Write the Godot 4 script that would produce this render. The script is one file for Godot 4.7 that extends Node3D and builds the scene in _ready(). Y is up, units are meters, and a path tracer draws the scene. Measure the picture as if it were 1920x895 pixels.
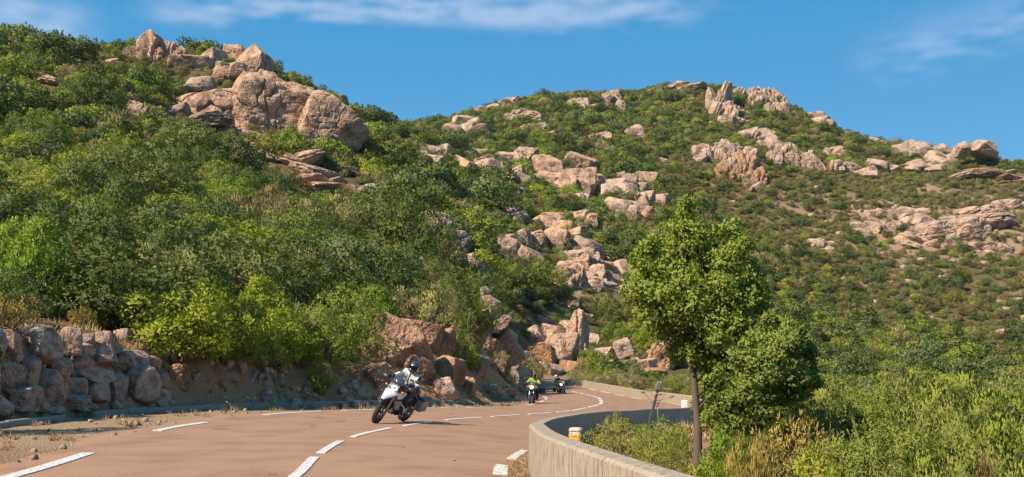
extends Node3D
# A coastal mountain road: red asphalt S-bend, parapet wall, three motorcycles, maquis hills with granite outcrops.
const F := 1867.0        # focal length of the photograph in its own pixels
const HOR := 700.0       # pixel row of the horizon
const CAM_Y := 1.2
var rng := RandomNumberGenerator.new()
var M := {}
var used := {}
var marks := []          # [px, py, phrase]: landmarks that labels can refer to
var keep_clear := []     # [x, z, radius]: where no scattered shrub grows

func P(px: float, py: float, d: float) -> Vector3:
	return Vector3((px - 960.0) / F * d, CAM_Y + (HOR - py) / F * d, -d)

func to_px(p: Vector3) -> Vector2:
	var d := maxf(-p.z, 0.1)
	return Vector2(960.0 + F * p.x / d, HOR - F * (p.y - CAM_Y) / d)

func numbered(called: String) -> String:
	var n: int = used.get(called, 0)
	used[called] = n + 1
	return called if n == 0 else "%s_%03d" % [called, n]

func tag(o: Node, label: String, category: String, group := "", kind := "") -> Node:
	o.set_meta("label", label)
	if category: o.set_meta("category", category)
	if group: o.set_meta("group", group)
	if kind: o.set_meta("kind", kind)
	return o

func thing(called: String, at: Vector3, label: String, category: String, group := "") -> Node3D:
	var o := Node3D.new()
	o.name = numbered(called)
	add_child(o)
	o.position = at
	tag(o, label, category, group)
	return o

func mi(called: String, mesh: Mesh, mat: Material, parent: Node = null) -> MeshInstance3D:
	var o := MeshInstance3D.new()
	o.mesh = mesh
	o.material_override = mat
	if parent == null:
		o.name = numbered(called)
		add_child(o)
	else:
		o.name = called
		parent.add_child(o, true)
	return o

func structure(called: String, mesh: Mesh, mat: Material, label: String) -> MeshInstance3D:
	var o := mi(called, mesh, mat)
	o.set_meta("kind", "structure")
	o.set_meta("label", label)
	return o

func lin(r: float, g: float, b: float) -> Color:
	return Color(r, g, b).linear_to_srgb()

# ------------------------------------------------------------------ small solid modeller
class G:
	var st := SurfaceTool.new()
	var grp := 0
	func _init() -> void:
		st.begin(Mesh.PRIMITIVE_TRIANGLES)
	func put(t: PackedVector3Array, smooth := true, orient := true) -> void:
		grp += 1
		st.set_smooth_group(grp if smooth else -1)
		var vol := 0.0
		if orient:
			var c := Vector3.ZERO
			for p in t: c += p
			c /= maxf(t.size(), 1)
			for i in range(0, t.size(), 3):
				vol += (t[i] - c).dot((t[i + 1] - c).cross(t[i + 2] - c))
		for i in range(0, t.size(), 3):
			st.add_vertex(t[i])
			if vol > 0.0:
				st.add_vertex(t[i + 2]); st.add_vertex(t[i + 1])
			else:
				st.add_vertex(t[i + 1]); st.add_vertex(t[i + 2])
	func convex(t: PackedVector3Array, c: Vector3) -> void:
		st.set_smooth_group(-1)
		for i in range(0, t.size(), 3):
			var n := (t[i + 2] - t[i]).cross(t[i + 1] - t[i])
			st.add_vertex(t[i])
			if n.dot(t[i] + t[i + 1] + t[i + 2] - 3.0 * c) < 0.0:
				st.add_vertex(t[i + 2]); st.add_vertex(t[i + 1])
			else:
				st.add_vertex(t[i + 1]); st.add_vertex(t[i + 2])
	func loft(rings: Array, caps := true, smooth := true, closed := true) -> void:
		var t := PackedVector3Array()
		for i in rings.size() - 1:
			var a: PackedVector3Array = rings[i]
			var b: PackedVector3Array = rings[i + 1]
			for j in (a.size() if closed else a.size() - 1):
				var k := (j + 1) % a.size()
				t.append_array([a[j], a[k], b[k], a[j], b[k], b[j]])
		if caps:
			for e in 2:
				var r: PackedVector3Array = rings[0] if e == 0 else rings[rings.size() - 1]
				var c := Vector3.ZERO
				for p in r: c += p
				c /= r.size()
				for j in r.size():
					var k := (j + 1) % r.size()
					if e == 0: t.append_array([c, r[k], r[j]])
					else: t.append_array([c, r[j], r[k]])
		put(t, smooth)
	func tube(pts: Array, rad: Variant, sides := 8) -> void:
		var rings := []
		for i in pts.size():
			var p: Vector3 = pts[i]
			var d: Vector3 = ((pts[mini(i + 1, pts.size() - 1)] as Vector3) - (pts[maxi(i - 1, 0)] as Vector3)).normalized()
			var ref := Vector3.UP if absf(d.y) < 0.9 else Vector3.RIGHT
			var u := d.cross(ref).normalized()
			var w := d.cross(u)
			var r: float = rad[i] if rad is Array else rad
			var ring := PackedVector3Array()
			for k in sides:
				var a := TAU * k / sides
				ring.append(p + (u * cos(a) + w * sin(a)) * r)
			rings.append(ring)
		loft(rings)
	func ring(c: Vector3, axis: Vector3, big: float, rx: float, ry: float, segs := 28, sides := 10) -> void:
		var ref := Vector3.UP if absf(axis.y) < 0.9 else Vector3.RIGHT
		var u := axis.cross(ref).normalized()
		var w := axis.cross(u)
		var t := PackedVector3Array()
		var pt := func(i: int, j: int) -> Vector3:
			var a := TAU * i / segs
			var b := TAU * j / sides
			var d := u * cos(a) + w * sin(a)
			return c + d * (big + ry * cos(b)) + axis * rx * sin(b)
		for i in segs:
			for j in sides:
				var p0: Vector3 = pt.call(i, j)
				var p1: Vector3 = pt.call(i + 1, j)
				var p2: Vector3 = pt.call(i + 1, j + 1)
				var p3: Vector3 = pt.call(i, j + 1)
				t.append_array([p0, p1, p2, p0, p2, p3])
		put(t)
	func disc(c: Vector3, axis: Vector3, r: float, th: float, segs := 24) -> void:
		tube([c - axis * th * 0.5, c + axis * th * 0.5], r, segs)
	func ell(c: Vector3, r: Vector3, b := Basis(), nu := 20, nv := 12, u0 := 0.0, u1 := TAU, v0 := -PI / 2, v1 := PI / 2) -> void:
		var t := PackedVector3Array()
		var pt := func(i: int, j: int) -> Vector3:
			var a := lerpf(u0, u1, float(i) / nu)
			var e := lerpf(v0, v1, float(j) / nv)
			return c + b * Vector3(r.x * cos(e) * sin(a), r.y * sin(e), r.z * cos(e) * cos(a))
		for i in nu:
			for j in nv:
				t.append_array([pt.call(i, j), pt.call(i + 1, j), pt.call(i + 1, j + 1), pt.call(i, j), pt.call(i + 1, j + 1), pt.call(i, j + 1)])
		put(t)
	func box(c: Vector3, s: Vector3, b := Basis(), ch := 0.006) -> void:
		var h := s * 0.5
		var V := func(sg: Vector3, ax: int) -> Vector3:
			var p := sg * (h - Vector3(ch, ch, ch))
			p[ax] = sg[ax] * h[ax]
			return c + b * p
		var t := PackedVector3Array()
		for ax in 3:
			var u := (ax + 1) % 3
			var w := (ax + 2) % 3
			for s1 in [-1.0, 1.0]:
				var q := []
				for uv in [[-1.0, -1.0], [1.0, -1.0], [1.0, 1.0], [-1.0, 1.0]]:
					var sg := Vector3.ZERO
					sg[ax] = s1; sg[u] = uv[0]; sg[w] = uv[1]
					q.append(V.call(sg, ax))
				t.append_array([q[0], q[1], q[2], q[0], q[2], q[3]])
				for s2 in [-1.0, 1.0]:      # the edge between faces ax and u
					var g1 := Vector3.ZERO
					g1[ax] = s1; g1[u] = s2; g1[w] = -1.0
					var g2 := g1
					g2[w] = 1.0
					var e := [V.call(g1, ax), V.call(g2, ax), V.call(g2, u), V.call(g1, u)]
					t.append_array([e[0], e[1], e[2], e[0], e[2], e[3]])
		for sx in [-1.0, 1.0]:
			for sy in [-1.0, 1.0]:
				for sz in [-1.0, 1.0]:
					var g := Vector3(sx, sy, sz)
					t.append_array([V.call(g, 0), V.call(g, 1), V.call(g, 2)])
		convex(t, c)
	func hull(pts: Array, c: Vector3) -> void:      # eight corners: bottom four, top four
		var f := [[0, 1, 2, 3], [4, 5, 6, 7], [0, 1, 5, 4], [1, 2, 6, 5], [2, 3, 7, 6], [3, 0, 4, 7]]
		var t := PackedVector3Array()
		for q in f:
			t.append_array([pts[q[0]], pts[q[1]], pts[q[2]], pts[q[0]], pts[q[2]], pts[q[3]]])
		convex(t, c)
	func done() -> ArrayMesh:
		st.generate_normals()
		st.index()
		return st.commit()

func grid_mesh(v: PackedVector3Array, nx: int, nz: int, col: PackedColorArray = PackedColorArray()) -> ArrayMesh:
	# v is nx * nz points, x running fastest; normals from neighbours, facing up
	var n := PackedVector3Array()
	n.resize(v.size())
	for j in nz:
		for i in nx:
			var a := v[j * nx + mini(i + 1, nx - 1)] - v[j * nx + maxi(i - 1, 0)]
			var b := v[mini(j + 1, nz - 1) * nx + i] - v[maxi(j - 1, 0) * nx + i]
			var c := a.cross(b).normalized()
			n[j * nx + i] = c if c.y > 0.0 else -c
	var idx := PackedInt32Array()
	for j in nz - 1:
		for i in nx - 1:
			var a := j * nx + i
			var b := a + 1
			var c := a + nx + 1
			var d := a + nx
			if (v[c] - v[a]).cross(v[b] - v[a]).y > 0.0:
				idx.append_array([a, b, c, a, c, d])
			else:
				idx.append_array([a, c, b, a, d, c])
	var arr := []
	arr.resize(Mesh.ARRAY_MAX)
	arr[Mesh.ARRAY_VERTEX] = v
	arr[Mesh.ARRAY_NORMAL] = n
	arr[Mesh.ARRAY_INDEX] = idx
	if col.size(): arr[Mesh.ARRAY_COLOR] = col
	var m := ArrayMesh.new()
	m.add_surface_from_arrays(Mesh.PRIMITIVE_TRIANGLES, arr)
	return m

# ------------------------------------------------------------------ materials
func noise_tex(seed_: int, freq: float, oct: int, ramp: Array, size := 512, kind := FastNoiseLite.TYPE_SIMPLEX_SMOOTH, fractal := FastNoiseLite.FRACTAL_FBM) -> NoiseTexture2D:
	var n := FastNoiseLite.new()
	n.seed = seed_
	n.noise_type = kind
	n.frequency = freq
	n.fractal_type = fractal
	n.fractal_octaves = oct
	var t := NoiseTexture2D.new()
	t.width = size
	t.height = size
	t.seamless = true
	t.noise = n
	if ramp.size():
		var g := Gradient.new()
		g.offsets = PackedFloat32Array(ramp.map(func(r): return r[0]))
		g.colors = PackedColorArray(ramp.map(func(r): return r[1]))
		t.color_ramp = g
	return t

func plain_mat(c: Color, rough: float, metal := 0.0) -> StandardMaterial3D:
	var m := StandardMaterial3D.new()
	m.albedo_color = c
	m.roughness = rough
	m.metallic = metal
	return m

func world_tex(m: StandardMaterial3D, tex: Texture2D, scale: float, bump: Texture2D = null, cm := 1.0) -> StandardMaterial3D:
	m.albedo_texture = tex
	m.uv1_triplanar = true
	m.uv1_world_triplanar = true
	m.uv1_scale = Vector3.ONE * scale
	if bump:
		m.heightmap_enabled = true
		m.heightmap_texture = bump
		m.heightmap_scale = cm
	return m

func detail_over(m: StandardMaterial3D, tex: Texture2D, scale: float) -> StandardMaterial3D:
	m.detail_enabled = true
	m.detail_albedo = tex
	m.detail_blend_mode = BaseMaterial3D.BLEND_MODE_MUL
	m.detail_uv_layer = BaseMaterial3D.DETAIL_UV_2
	m.uv2_triplanar = true
	m.uv2_world_triplanar = true
	m.uv2_scale = Vector3.ONE * scale
	return m

func g8(x: float) -> Color: return Color(x, x, x)

func make_materials() -> void:
	# granite: fine grain, weathering blotches at two sizes
	var grain := noise_tex(11, 0.035, 5, [[0.0, g8(0.62)], [0.4, g8(0.86)], [0.6, g8(0.95)], [1.0, g8(1.0)]], 1024)
	var blotch := noise_tex(12, 0.012, 4, [[0.0, Color(0.48, 0.45, 0.44)], [0.33, Color(0.80, 0.75, 0.72)], [0.55, Color(1, 1, 1)], [0.75, Color(1, 0.94, 0.86)], [1.0, Color(1.0, 0.86, 0.72)]], 512)
	var relief := noise_tex(13, 0.02, 6, [], 1024)
	var crack := noise_tex(14, 0.006, 5, [], 1024, FastNoiseLite.TYPE_SIMPLEX_SMOOTH, FastNoiseLite.FRACTAL_RIDGED)
	var tints := {"pink": lin(0.63, 0.43, 0.31), "pale": lin(0.64, 0.48, 0.37), "orange": lin(0.52, 0.32, 0.19), "grey": lin(0.44, 0.34, 0.27), "red": lin(0.50, 0.31, 0.20), "wall": lin(0.58, 0.44, 0.35), "wallpink": lin(0.60, 0.42, 0.32)}
	for k in tints:
		var near: bool = k in ["wall", "wallpink"]
		var m := world_tex(plain_mat(tints[k], 0.93), grain, 0.9 if near else 0.24, relief if near else crack, 4.0 if near else 22.0)
		m.metallic_specular = 0.25
		M["rock_" + k] = detail_over(m, blotch, 0.55 if near else 0.07)
	var far := world_tex(plain_mat(lin(0.60, 0.44, 0.33), 0.95), grain, 0.12, crack, 50.0)
	M["rock_far"] = detail_over(far, blotch, 0.035)
	var asphalt := noise_tex(21, 0.06, 5, [[0.0, Color(0.48, 0.46, 0.45)], [0.40, Color(0.95, 0.95, 0.95)], [0.8, Color(1, 1, 1)], [1.0, Color(1.0, 0.98, 0.96)]], 1024)
	var worn := noise_tex(22, 0.012, 4, [[0.0, g8(0.84)], [0.4, g8(0.94)], [0.6, g8(0.97)], [1.0, g8(1.0)]], 512)
	var a := world_tex(plain_mat(lin(0.365, 0.213, 0.132), 0.9), asphalt, 0.55, asphalt, 0.8)
	a.metallic_specular = 0.3
	M["asphalt"] = detail_over(a, worn, 0.11)
	var paint := noise_tex(23, 0.05, 5, [[0.0, Color(0.42, 0.36, 0.32)], [0.28, Color(0.74, 0.70, 0.66)], [0.42, g8(0.95)], [1.0, g8(1.0)]], 512)
	M["tar"] = plain_mat(lin(0.13, 0.085, 0.06), 0.8)
	M["paint"] = world_tex(plain_mat(lin(0.64, 0.62, 0.58), 0.7), paint, 0.6)
	var streak := noise_tex(24, 0.02, 4, [[0.0, Color(0.62, 0.59, 0.54)], [0.32, Color(0.86, 0.84, 0.81)], [0.5, Color(0.95, 0.94, 0.92)], [1.0, Color(1, 1, 1)]], 512)
	var c := world_tex(plain_mat(lin(0.39, 0.325, 0.245), 0.9), streak, 0.4, grain, 0.6)
	c.uv1_scale = Vector3(1.1, 0.22, 1.1)
	M["concrete"] = detail_over(c, noise_tex(25, 0.05, 4, [[0.0, g8(0.85)], [0.5, g8(0.97)], [1.0, g8(1.0)]], 512), 0.5)
	M["kerb"] = world_tex(plain_mat(lin(0.34, 0.295, 0.245), 0.95), grain, 0.7, grain, 1.0)
	var soil := noise_tex(26, 0.05, 6, [[0.0, Color(0.55, 0.52, 0.5)], [0.35, Color(0.85, 0.83, 0.8)], [0.6, Color(1, 1, 1)], [1.0, Color(1, 0.97, 0.92)]], 1024)
	var e := world_tex(plain_mat(Color.WHITE, 1.0), soil, 0.35, soil, 9.0)
	e.vertex_color_use_as_albedo = true
	e.metallic_specular = 0.1
	M["earth"] = e
	for k in [["leaf", 0.6, Color(0.66, 0.76, 0.20)], ["dull", 0.8, Color(0.50, 0.56, 0.20)], ["dry", 0.9, Color(0.2, 0.18, 0.1)]]:
		M[k[0]] = k
	M["bark"] = world_tex(plain_mat(lin(0.15, 0.105, 0.075), 0.95), grain, 2.5, grain, 1.0)
	M["twig"] = plain_mat(lin(0.27, 0.22, 0.17), 0.95)

func leaf_mat(key: String, c: Color) -> StandardMaterial3D:
	# the colour of one species; each leaf's own tone comes from its vertices
	var id := key + str(c)
	if not M.has(id):
		var k: Array = M[key]
		var m := plain_mat(c.linear_to_srgb(), k[1])
		m.vertex_color_use_as_albedo = true
		m.metallic_specular = 0.28 if key == "leaf" else 0.2
		m.backlight_enabled = true
		m.backlight = k[2]
		m.cull_mode = BaseMaterial3D.CULL_DISABLED
		M[id] = m
	return M[id]

# ------------------------------------------------------------------ sky
func cloud_cover() -> ImageTexture:
	# thin high cloud: long streaks, with more added out of view to whiten shade
	var w := 2048
	var h := 1024
	var im := Image.create(w, h, false, Image.FORMAT_RGBA8)
	im.fill(Color(1.0, 0.86, 0.70, 0.0))
	var n := FastNoiseLite.new()
	n.seed = 3
	n.frequency = 1.0
	n.fractal_octaves = 5
	var n2 := FastNoiseLite.new()
	n2.seed = 8
	n2.frequency = 1.0
	n2.fractal_octaves = 4
	var soft := func(x: float, a: float, b: float, c: float, e: float) -> float: return smoothstep(a, b, x) * (1.0 - smoothstep(c, e, x))
	for j in range(0, h / 2):
		var el := 90.0 - (j + 0.5) * 180.0 / h
		for i in w:
			var az := (i + 0.5) * 360.0 / w
			if az > 180.0: az -= 360.0
			var fine := n.get_noise_2d(az * 0.11, el * 0.75)
			var fuzz := n2.get_noise_2d(az * 0.35 + 40.0, el * 1.6)
			var a := 0.0
			if el < 60.0:
				# streak high over the hills
				var mid := rad_to_deg(atan(0.366 * cos(deg_to_rad(az)))) + fine * 0.5
				var thick := 0.55 + 0.2 * sin(az * 0.23 + 1.0) + fuzz * 0.4
				a += soft.call(az, -22.0, -17.0, 6.0, 14.0) * exp(-pow((el - mid) / maxf(thick, 0.2), 2.0)) * (0.85 + fuzz * 0.7)
				a += soft.call(az, -9.0, -6.0, 2.0, 7.0) * exp(-pow((el - 19.55 - fuzz * 0.3) / 0.35, 2.0)) * 0.5
				# veil over the near hill
				a += soft.call(az, -42.0, -32.0, -25.0, -21.5) * exp(-pow((el - 17.4 - fine * 1.5) / 1.5, 2.0)) * (0.75 + fuzz * 0.6)
				# faint feathers to the other side
				a += soft.call(az, 17.0, 23.0, 34.0, 42.0) * exp(-pow((el - 17.2 - (az - 22.0) * 0.16 + fuzz) / 1.3, 2.0)) * (0.36 + fuzz * 0.5)
			# and elsewhere: unseen cirrus, thickened so its white light offsets blue shade
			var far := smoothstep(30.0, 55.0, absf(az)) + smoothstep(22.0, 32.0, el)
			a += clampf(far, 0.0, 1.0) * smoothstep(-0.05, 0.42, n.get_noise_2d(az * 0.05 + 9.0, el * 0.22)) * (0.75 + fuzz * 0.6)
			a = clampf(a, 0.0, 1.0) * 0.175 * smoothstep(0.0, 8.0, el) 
			if a > 0.002: im.set_pixel(i, j, Color(1.0, 0.86, 0.70, a))
	return ImageTexture.create_from_image(im)

func _ready() -> void:
	rng.seed = 20
	var cam := Camera3D.new()
	cam.name = "camera"
	cam.projection = Camera3D.PROJECTION_FRUSTUM
	cam.near = 0.1
	cam.far = 1500.0
	cam.size = 0.1 * 895.0 / F
	cam.frustum_offset = Vector2(0.0, 0.1 * (HOR - 447.5) / F)
	cam.position = Vector3(0, CAM_Y, 0)
	add_child(cam)
	cam.current = true
	var sky := ProceduralSkyMaterial.new()
	sky.sky_top_color = lin(0.0033, 0.1442, 0.3391)
	sky.sky_horizon_color = lin(0.1834, 0.4049, 0.6168)
	sky.sky_curve = 0.15
	sky.ground_bottom_color = lin(0.10, 0.09, 0.06)
	sky.ground_horizon_color = lin(0.22, 0.24, 0.24)
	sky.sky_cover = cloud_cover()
	sky.sun_angle_max = 6.0
	var env := Environment.new()
	env.background_mode = Environment.BG_SKY
	env.sky = Sky.new()
	env.sky.sky_material = sky
	env.tonemap_mode = Environment.TONE_MAPPER_LINEAR
	env.tonemap_exposure = 1.7
	env.fog_enabled = true
	env.fog_light_color = Color(0.80, 0.88, 0.96)
	env.fog_density = 0.00005
	env.sdfgi_enabled = true
	env.ssao_enabled = true
	env.ssil_enabled = true
	var we := WorldEnvironment.new()
	we.environment = env
	add_child(we)
	var sun := DirectionalLight3D.new()
	sun.name = "sun"
	sun.light_energy = 1.6
	sun.light_color = Color(1.0, 0.945, 0.86)
	sun.light_angular_distance = 0.5
	sun.shadow_enabled = true
	add_child(sun)
	sun.look_at_from_position(Vector3.ZERO, -Vector3(-0.58, 0.68, 0.45))
	var t0 := Time.get_ticks_msec()
	make_materials()
	prepare_land()
	prepare_road()
	build_terrain()
	print("terrain ", Time.get_ticks_msec() - t0)
	build_road()
	make_rocks()
	build_outcrops()
	build_boulder_wall()
	build_cuttings()
	print("rocks ", Time.get_ticks_msec() - t0)
	make_crowns()
	build_roadside_plants()
	build_heather_bank()
	build_young_trees()
	print("plants ", Time.get_ticks_msec() - t0)
	build_maquis()
	build_litter()
	print("maquis ", Time.get_ticks_msec() - t0)
	build_roadside_things()
	build_traffic()
	print("all ", Time.get_ticks_msec() - t0)

# ------------------------------------------------------------------ the lie of the land
# For a bearing (given by the column of the photograph it falls in): distance and the row at which bare ground shows there.
const LAND := [
	[-700, [8, 640, 14, 600, 20, 560, 40, 450, 80, 320, 130, 200, 190, 100, 260, 80, 330, 120, 600, 260]],
	[-250, [10, 690, 16, 650, 20, 625, 30, 565, 45, 490, 60, 425, 80, 345, 110, 250, 150, 150, 190, 92, 240, 90, 320, 150, 600, 280]],
	[0, [16, 668, 20, 642, 30, 600, 45, 520, 60, 450, 80, 370, 110, 270, 150, 165, 190, 96, 230, 92, 300, 140, 600, 270]],
	[150, [20, 660, 25, 650, 35, 590, 50, 510, 70, 420, 100, 310, 140, 200, 180, 124, 205, 112, 240, 118, 300, 150, 600, 260]],
	[300, [25, 672, 32, 662, 40, 600, 55, 520, 75, 430, 105, 330, 140, 245, 170, 175, 200, 114, 225, 112, 300, 160, 600, 260]],
	[450, [31, 715, 36, 652, 50, 560, 70, 470, 100, 380, 130, 310, 160, 250, 185, 150, 205, 117, 230, 122, 300, 180, 600, 260]],
	[600, [34, 722, 40, 662, 55, 580, 75, 500, 100, 420, 130, 350, 160, 280, 190, 217, 212, 188, 240, 197, 300, 230, 600, 260]],
	[720, [40, 720, 44, 645, 55, 580, 75, 510, 100, 440, 130, 380, 160, 325, 190, 282, 215, 250, 235, 248, 280, 278, 400, 255, 600, 262]],
	[820, [42, 750, 46, 690, 60, 600, 80, 530, 110, 465, 140, 410, 180, 352, 220, 307, 260, 277, 300, 264, 350, 254, 420, 234, 480, 250, 600, 262]],
	[900, [50, 750, 58, 690, 75, 600, 95, 545, 120, 500, 150, 440, 190, 376, 230, 332, 280, 292, 330, 264, 400, 228, 440, 216, 500, 232, 640, 250]],
	[1000, [60, 752, 70, 744, 80, 716, 88, 694, 95, 700, 104, 708, 112, 709, 118, 660, 130, 610, 150, 540, 175, 470, 200, 410, 240, 350, 290, 300, 350, 250, 420, 203, 460, 186, 520, 192, 640, 220]],
	[1060, [60, 752, 112, 709, 120, 665, 135, 600, 155, 530, 180, 455, 210, 400, 250, 345, 300, 295, 360, 240, 430, 192, 465, 180, 520, 188, 640, 220]],
	[1130, [8, 1100, 14, 930, 20, 850, 30, 806, 50, 770, 85, 728, 100, 708, 115, 686, 130, 650, 150, 590, 175, 520, 205, 450, 250, 380, 300, 320, 360, 260, 430, 207, 475, 186, 540, 192, 640, 220]],
	[1280, [6, 1290, 8, 1130, 12, 965, 20, 855, 30, 815, 60, 760, 75, 742, 90, 727, 105, 708, 120, 672, 140, 630, 165, 580, 200, 510, 240, 440, 290, 370, 350, 297, 420, 222, 480, 166, 540, 172, 640, 200]],
	[1420, [6, 1260, 8, 1110, 12, 950, 20, 850, 40, 795, 60, 768, 90, 738, 120, 717, 150, 690, 180, 640, 210, 580, 250, 500, 300, 415, 360, 322, 420, 243, 475, 176, 520, 176, 640, 210]],
	[1560, [6, 1230, 8, 1090, 12, 945, 20, 850, 40, 812, 80, 765, 120, 737, 160, 712, 190, 670, 220, 612, 260, 532, 310, 442, 360, 362, 410, 294, 450, 246, 500, 252, 640, 280]],
	[1740, [6, 1200, 8, 1070, 12, 940, 20, 855, 40, 825, 80, 778, 120, 752, 160, 727, 190, 692, 220, 632, 260, 552, 310, 462, 355, 382, 395, 318, 425, 287, 480, 302, 640, 330]],
	[1920, [6, 1180, 8, 1060, 12, 935, 20, 860, 40, 825, 80, 782, 120, 757, 160, 732, 190, 702, 220, 642, 260, 562, 300, 477, 340, 403, 375, 339, 400, 314, 460, 332, 640, 350]],
	[2600, [6, 1160, 12, 930, 20, 860, 40, 830, 80, 790, 160, 745, 220, 680, 280, 580, 340, 470, 390, 385, 430, 350, 500, 360, 640, 380]],
]
const PX0 := -800.0
const PXS := 40.0
const NPX := 88
const ND := 100
const DNEAR := 6.0
const DFAR := 640.0
var land := PackedFloat32Array()
var bump_n := FastNoiseLite.new()
var patch_n := FastNoiseLite.new()
var xs := PackedFloat32Array()
var zs := PackedFloat32Array()
var hs := PackedFloat32Array()
var road_l := []
var road_c := []
var road_r := []

func prepare_land() -> void:
	bump_n.seed = 5
	bump_n.frequency = 0.03
	bump_n.fractal_octaves = 4
	patch_n.seed = 9
	patch_n.frequency = 0.018
	patch_n.fractal_octaves = 4
	var raw := []
	for col in LAND:
		var list: Array = col[1]
		var row := PackedFloat32Array()
		for k in ND:
			var d := DNEAR * pow(DFAR / DNEAR, float(k) / (ND - 1))
			var i := 0
			while i + 2 < list.size() - 2 and d > list[i + 2]: i += 2
			var d0: float = list[i]
			var d1: float = list[i + 2]
			var h0: float = (HOR - list[i + 1]) / F * d0
			var h1: float = (HOR - list[i + 3]) / F * d1
			row.append(lerpf(h0, h1, clampf(log(d / d0) / log(d1 / d0), 0.0, 1.0)))
		raw.append(row)
	land.resize(NPX * ND)
	for c in NPX:
		var px := PX0 + c * PXS
		var i := 0
		while i < LAND.size() - 2 and px > LAND[i + 1][0]: i += 1
		var f := clampf((px - LAND[i][0]) / (LAND[i + 1][0] - LAND[i][0]), 0.0, 1.0)
		for k in ND:
			land[c * ND + k] = lerpf(raw[i][k], raw[i + 1][k], f)
	for pass_ in 2:
		var b := land.duplicate()
		for c in range(1, NPX - 1):
			for k in ND:
				land[c * ND + k] = (b[(c - 1) * ND + k] + 2.0 * b[c * ND + k] + b[(c + 1) * ND + k]) / 4.0

func hill_h(x: float, z: float) -> float:
	var d := clampf(-z, DNEAR, DFAR - 0.1)
	var c := clampf((960.0 + F * x / d - PX0) / PXS, 0.0, NPX - 1.001)
	var k := log(d / DNEAR) / log(DFAR / DNEAR) * (ND - 1)
	var c0 := int(c)
	var k0 := int(k)
	var at := c0 * ND + k0
	var fk := k - k0
	var fc := c - c0
	var h := lerpf(lerpf(land[at], land[at + 1], fk), lerpf(land[at + ND], land[at + ND + 1], fk), fc)
	var w := clampf((d - 30.0) / 120.0, 0.0, 1.0)
	return CAM_Y + h + bump_n.get_noise_2d(x, z) * 2.2 * w + bump_n.get_noise_2d(x * 6.0, z * 6.0 + 300.0) * (0.12 + 0.4 * w)

# left edge, middle line and right edge of the carriageway: x, distance, depth below the camera
const ROAD := [
	[-5.0, -6.0, 1.10, -2.0, -6.0, 1.12, 1.6, -6.0, 1.15],
	[-5.0, 2.0, 1.10, -2.05, 2.0, 1.12, 1.45, 2.0, 1.15],
	[-5.2, 7.0, 1.12, -2.2, 7.0, 1.14, 0.74, 6.2, 1.15],
	[-5.6, 11.0, 1.13, -2.4, 11.0, 1.15, 0.27, 9.6, 1.16],
	[-6.05, 14.0, 1.12, -2.72, 14.0, 1.15, 0.17, 12.2, 1.19],
	[-6.75, 18.7, 1.08, -2.87, 17.5, 1.15, 0.22, 14.0, 1.25],
	[-6.8, 22.0, 1.08, -2.56, 21.2, 1.17, 0.52, 17.0, 1.32],
	[-6.6, 26.3, 1.10, -1.75, 26.5, 1.25, 1.1, 21.0, 1.43],
	[-5.85, 29.6, 1.14, -0.85, 28.8, 1.28, 1.55, 23.5, 1.49],
	[-4.6, 33.0, 1.21, 0.35, 32.5, 1.36, 2.3, 26.5, 1.56],
	[-3.1, 36.2, 1.28, 1.45, 36.0, 1.43, 3.3, 29.5, 1.65],
	[-1.7, 38.8, 1.35, 2.3, 39.0, 1.48, 4.4, 33.0, 1.73],
	[-0.4, 41.8, 1.42, 3.2, 43.0, 1.50, 6.2, 37.5, 1.86],
	[0.7, 47.0, 1.50, 4.27, 48.5, 1.52, 8.6, 43.5, 1.93],
	[1.62, 55.0, 1.53, 4.85, 54.5, 1.52, 9.9, 50.0, 1.84],
	[2.0, 62.0, 1.53, 5.25, 62.0, 1.49, 9.3, 56.0, 1.74],
	[1.8, 69.7, 1.53, 5.1, 71.0, 1.49, 8.1, 65.5, 1.64],
	[1.5, 78.0, 1.45, 4.6, 79.0, 1.40, 7.2, 77.0, 1.42],
	[0.9, 86.0, 1.25, 3.6, 89.0, 1.15, 6.3, 94.0, 1.20],
	[-1.5, 93.0, 0.95, 0.6, 97.0, 0.87, 3.6, 104.0, 0.72],
	[-6.0, 98.0, 0.70, -5.0, 101.5, 0.66, -3.5, 106.5, 0.64],
	[-14.0, 102.0, 0.40, -13.5, 105.0, 0.38, -13.0, 110.0, 0.36],
]
const SUB := 8

func prepare_road() -> void:
	for e in 3:
		var out := [road_l, road_c, road_r][e] as Array
		var pts := []
		for r in ROAD: pts.append(Vector3(r[e * 3], CAM_Y - r[e * 3 + 2], -r[e * 3 + 1]))
		for i in pts.size() - 1:
			var p0: Vector3 = pts[maxi(i - 1, 0)]
			var p3: Vector3 = pts[mini(i + 2, pts.size() - 1)]
			for s in SUB:
				out.append((pts[i] as Vector3).cubic_interpolate(pts[i + 1], p0, p3, float(s) / SUB))
		out.append(pts[pts.size() - 1])

func line_at(line: Array, t: float) -> Vector3:
	var i := clampi(int(t), 0, line.size() - 2)
	return (line[i] as Vector3).lerp(line[i + 1], t - i)

func road_at(t: float, v: float) -> Vector3:      # v: -1 left edge, 0 middle line, 1 right edge
	var c := line_at(road_c, t)
	return c.lerp(line_at(road_l, t), -v) if v < 0.0 else c.lerp(line_at(road_r, t), v)

func t_of(line: Array, d: float) -> float:        # where a line first reaches a distance
	for i in line.size() - 1:
		var a: float = -(line[i] as Vector3).z
		var b: float = -(line[i + 1] as Vector3).z
		if a <= d and b > d: return i + (d - a) / (b - a)
	return line.size() - 1.0

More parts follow.
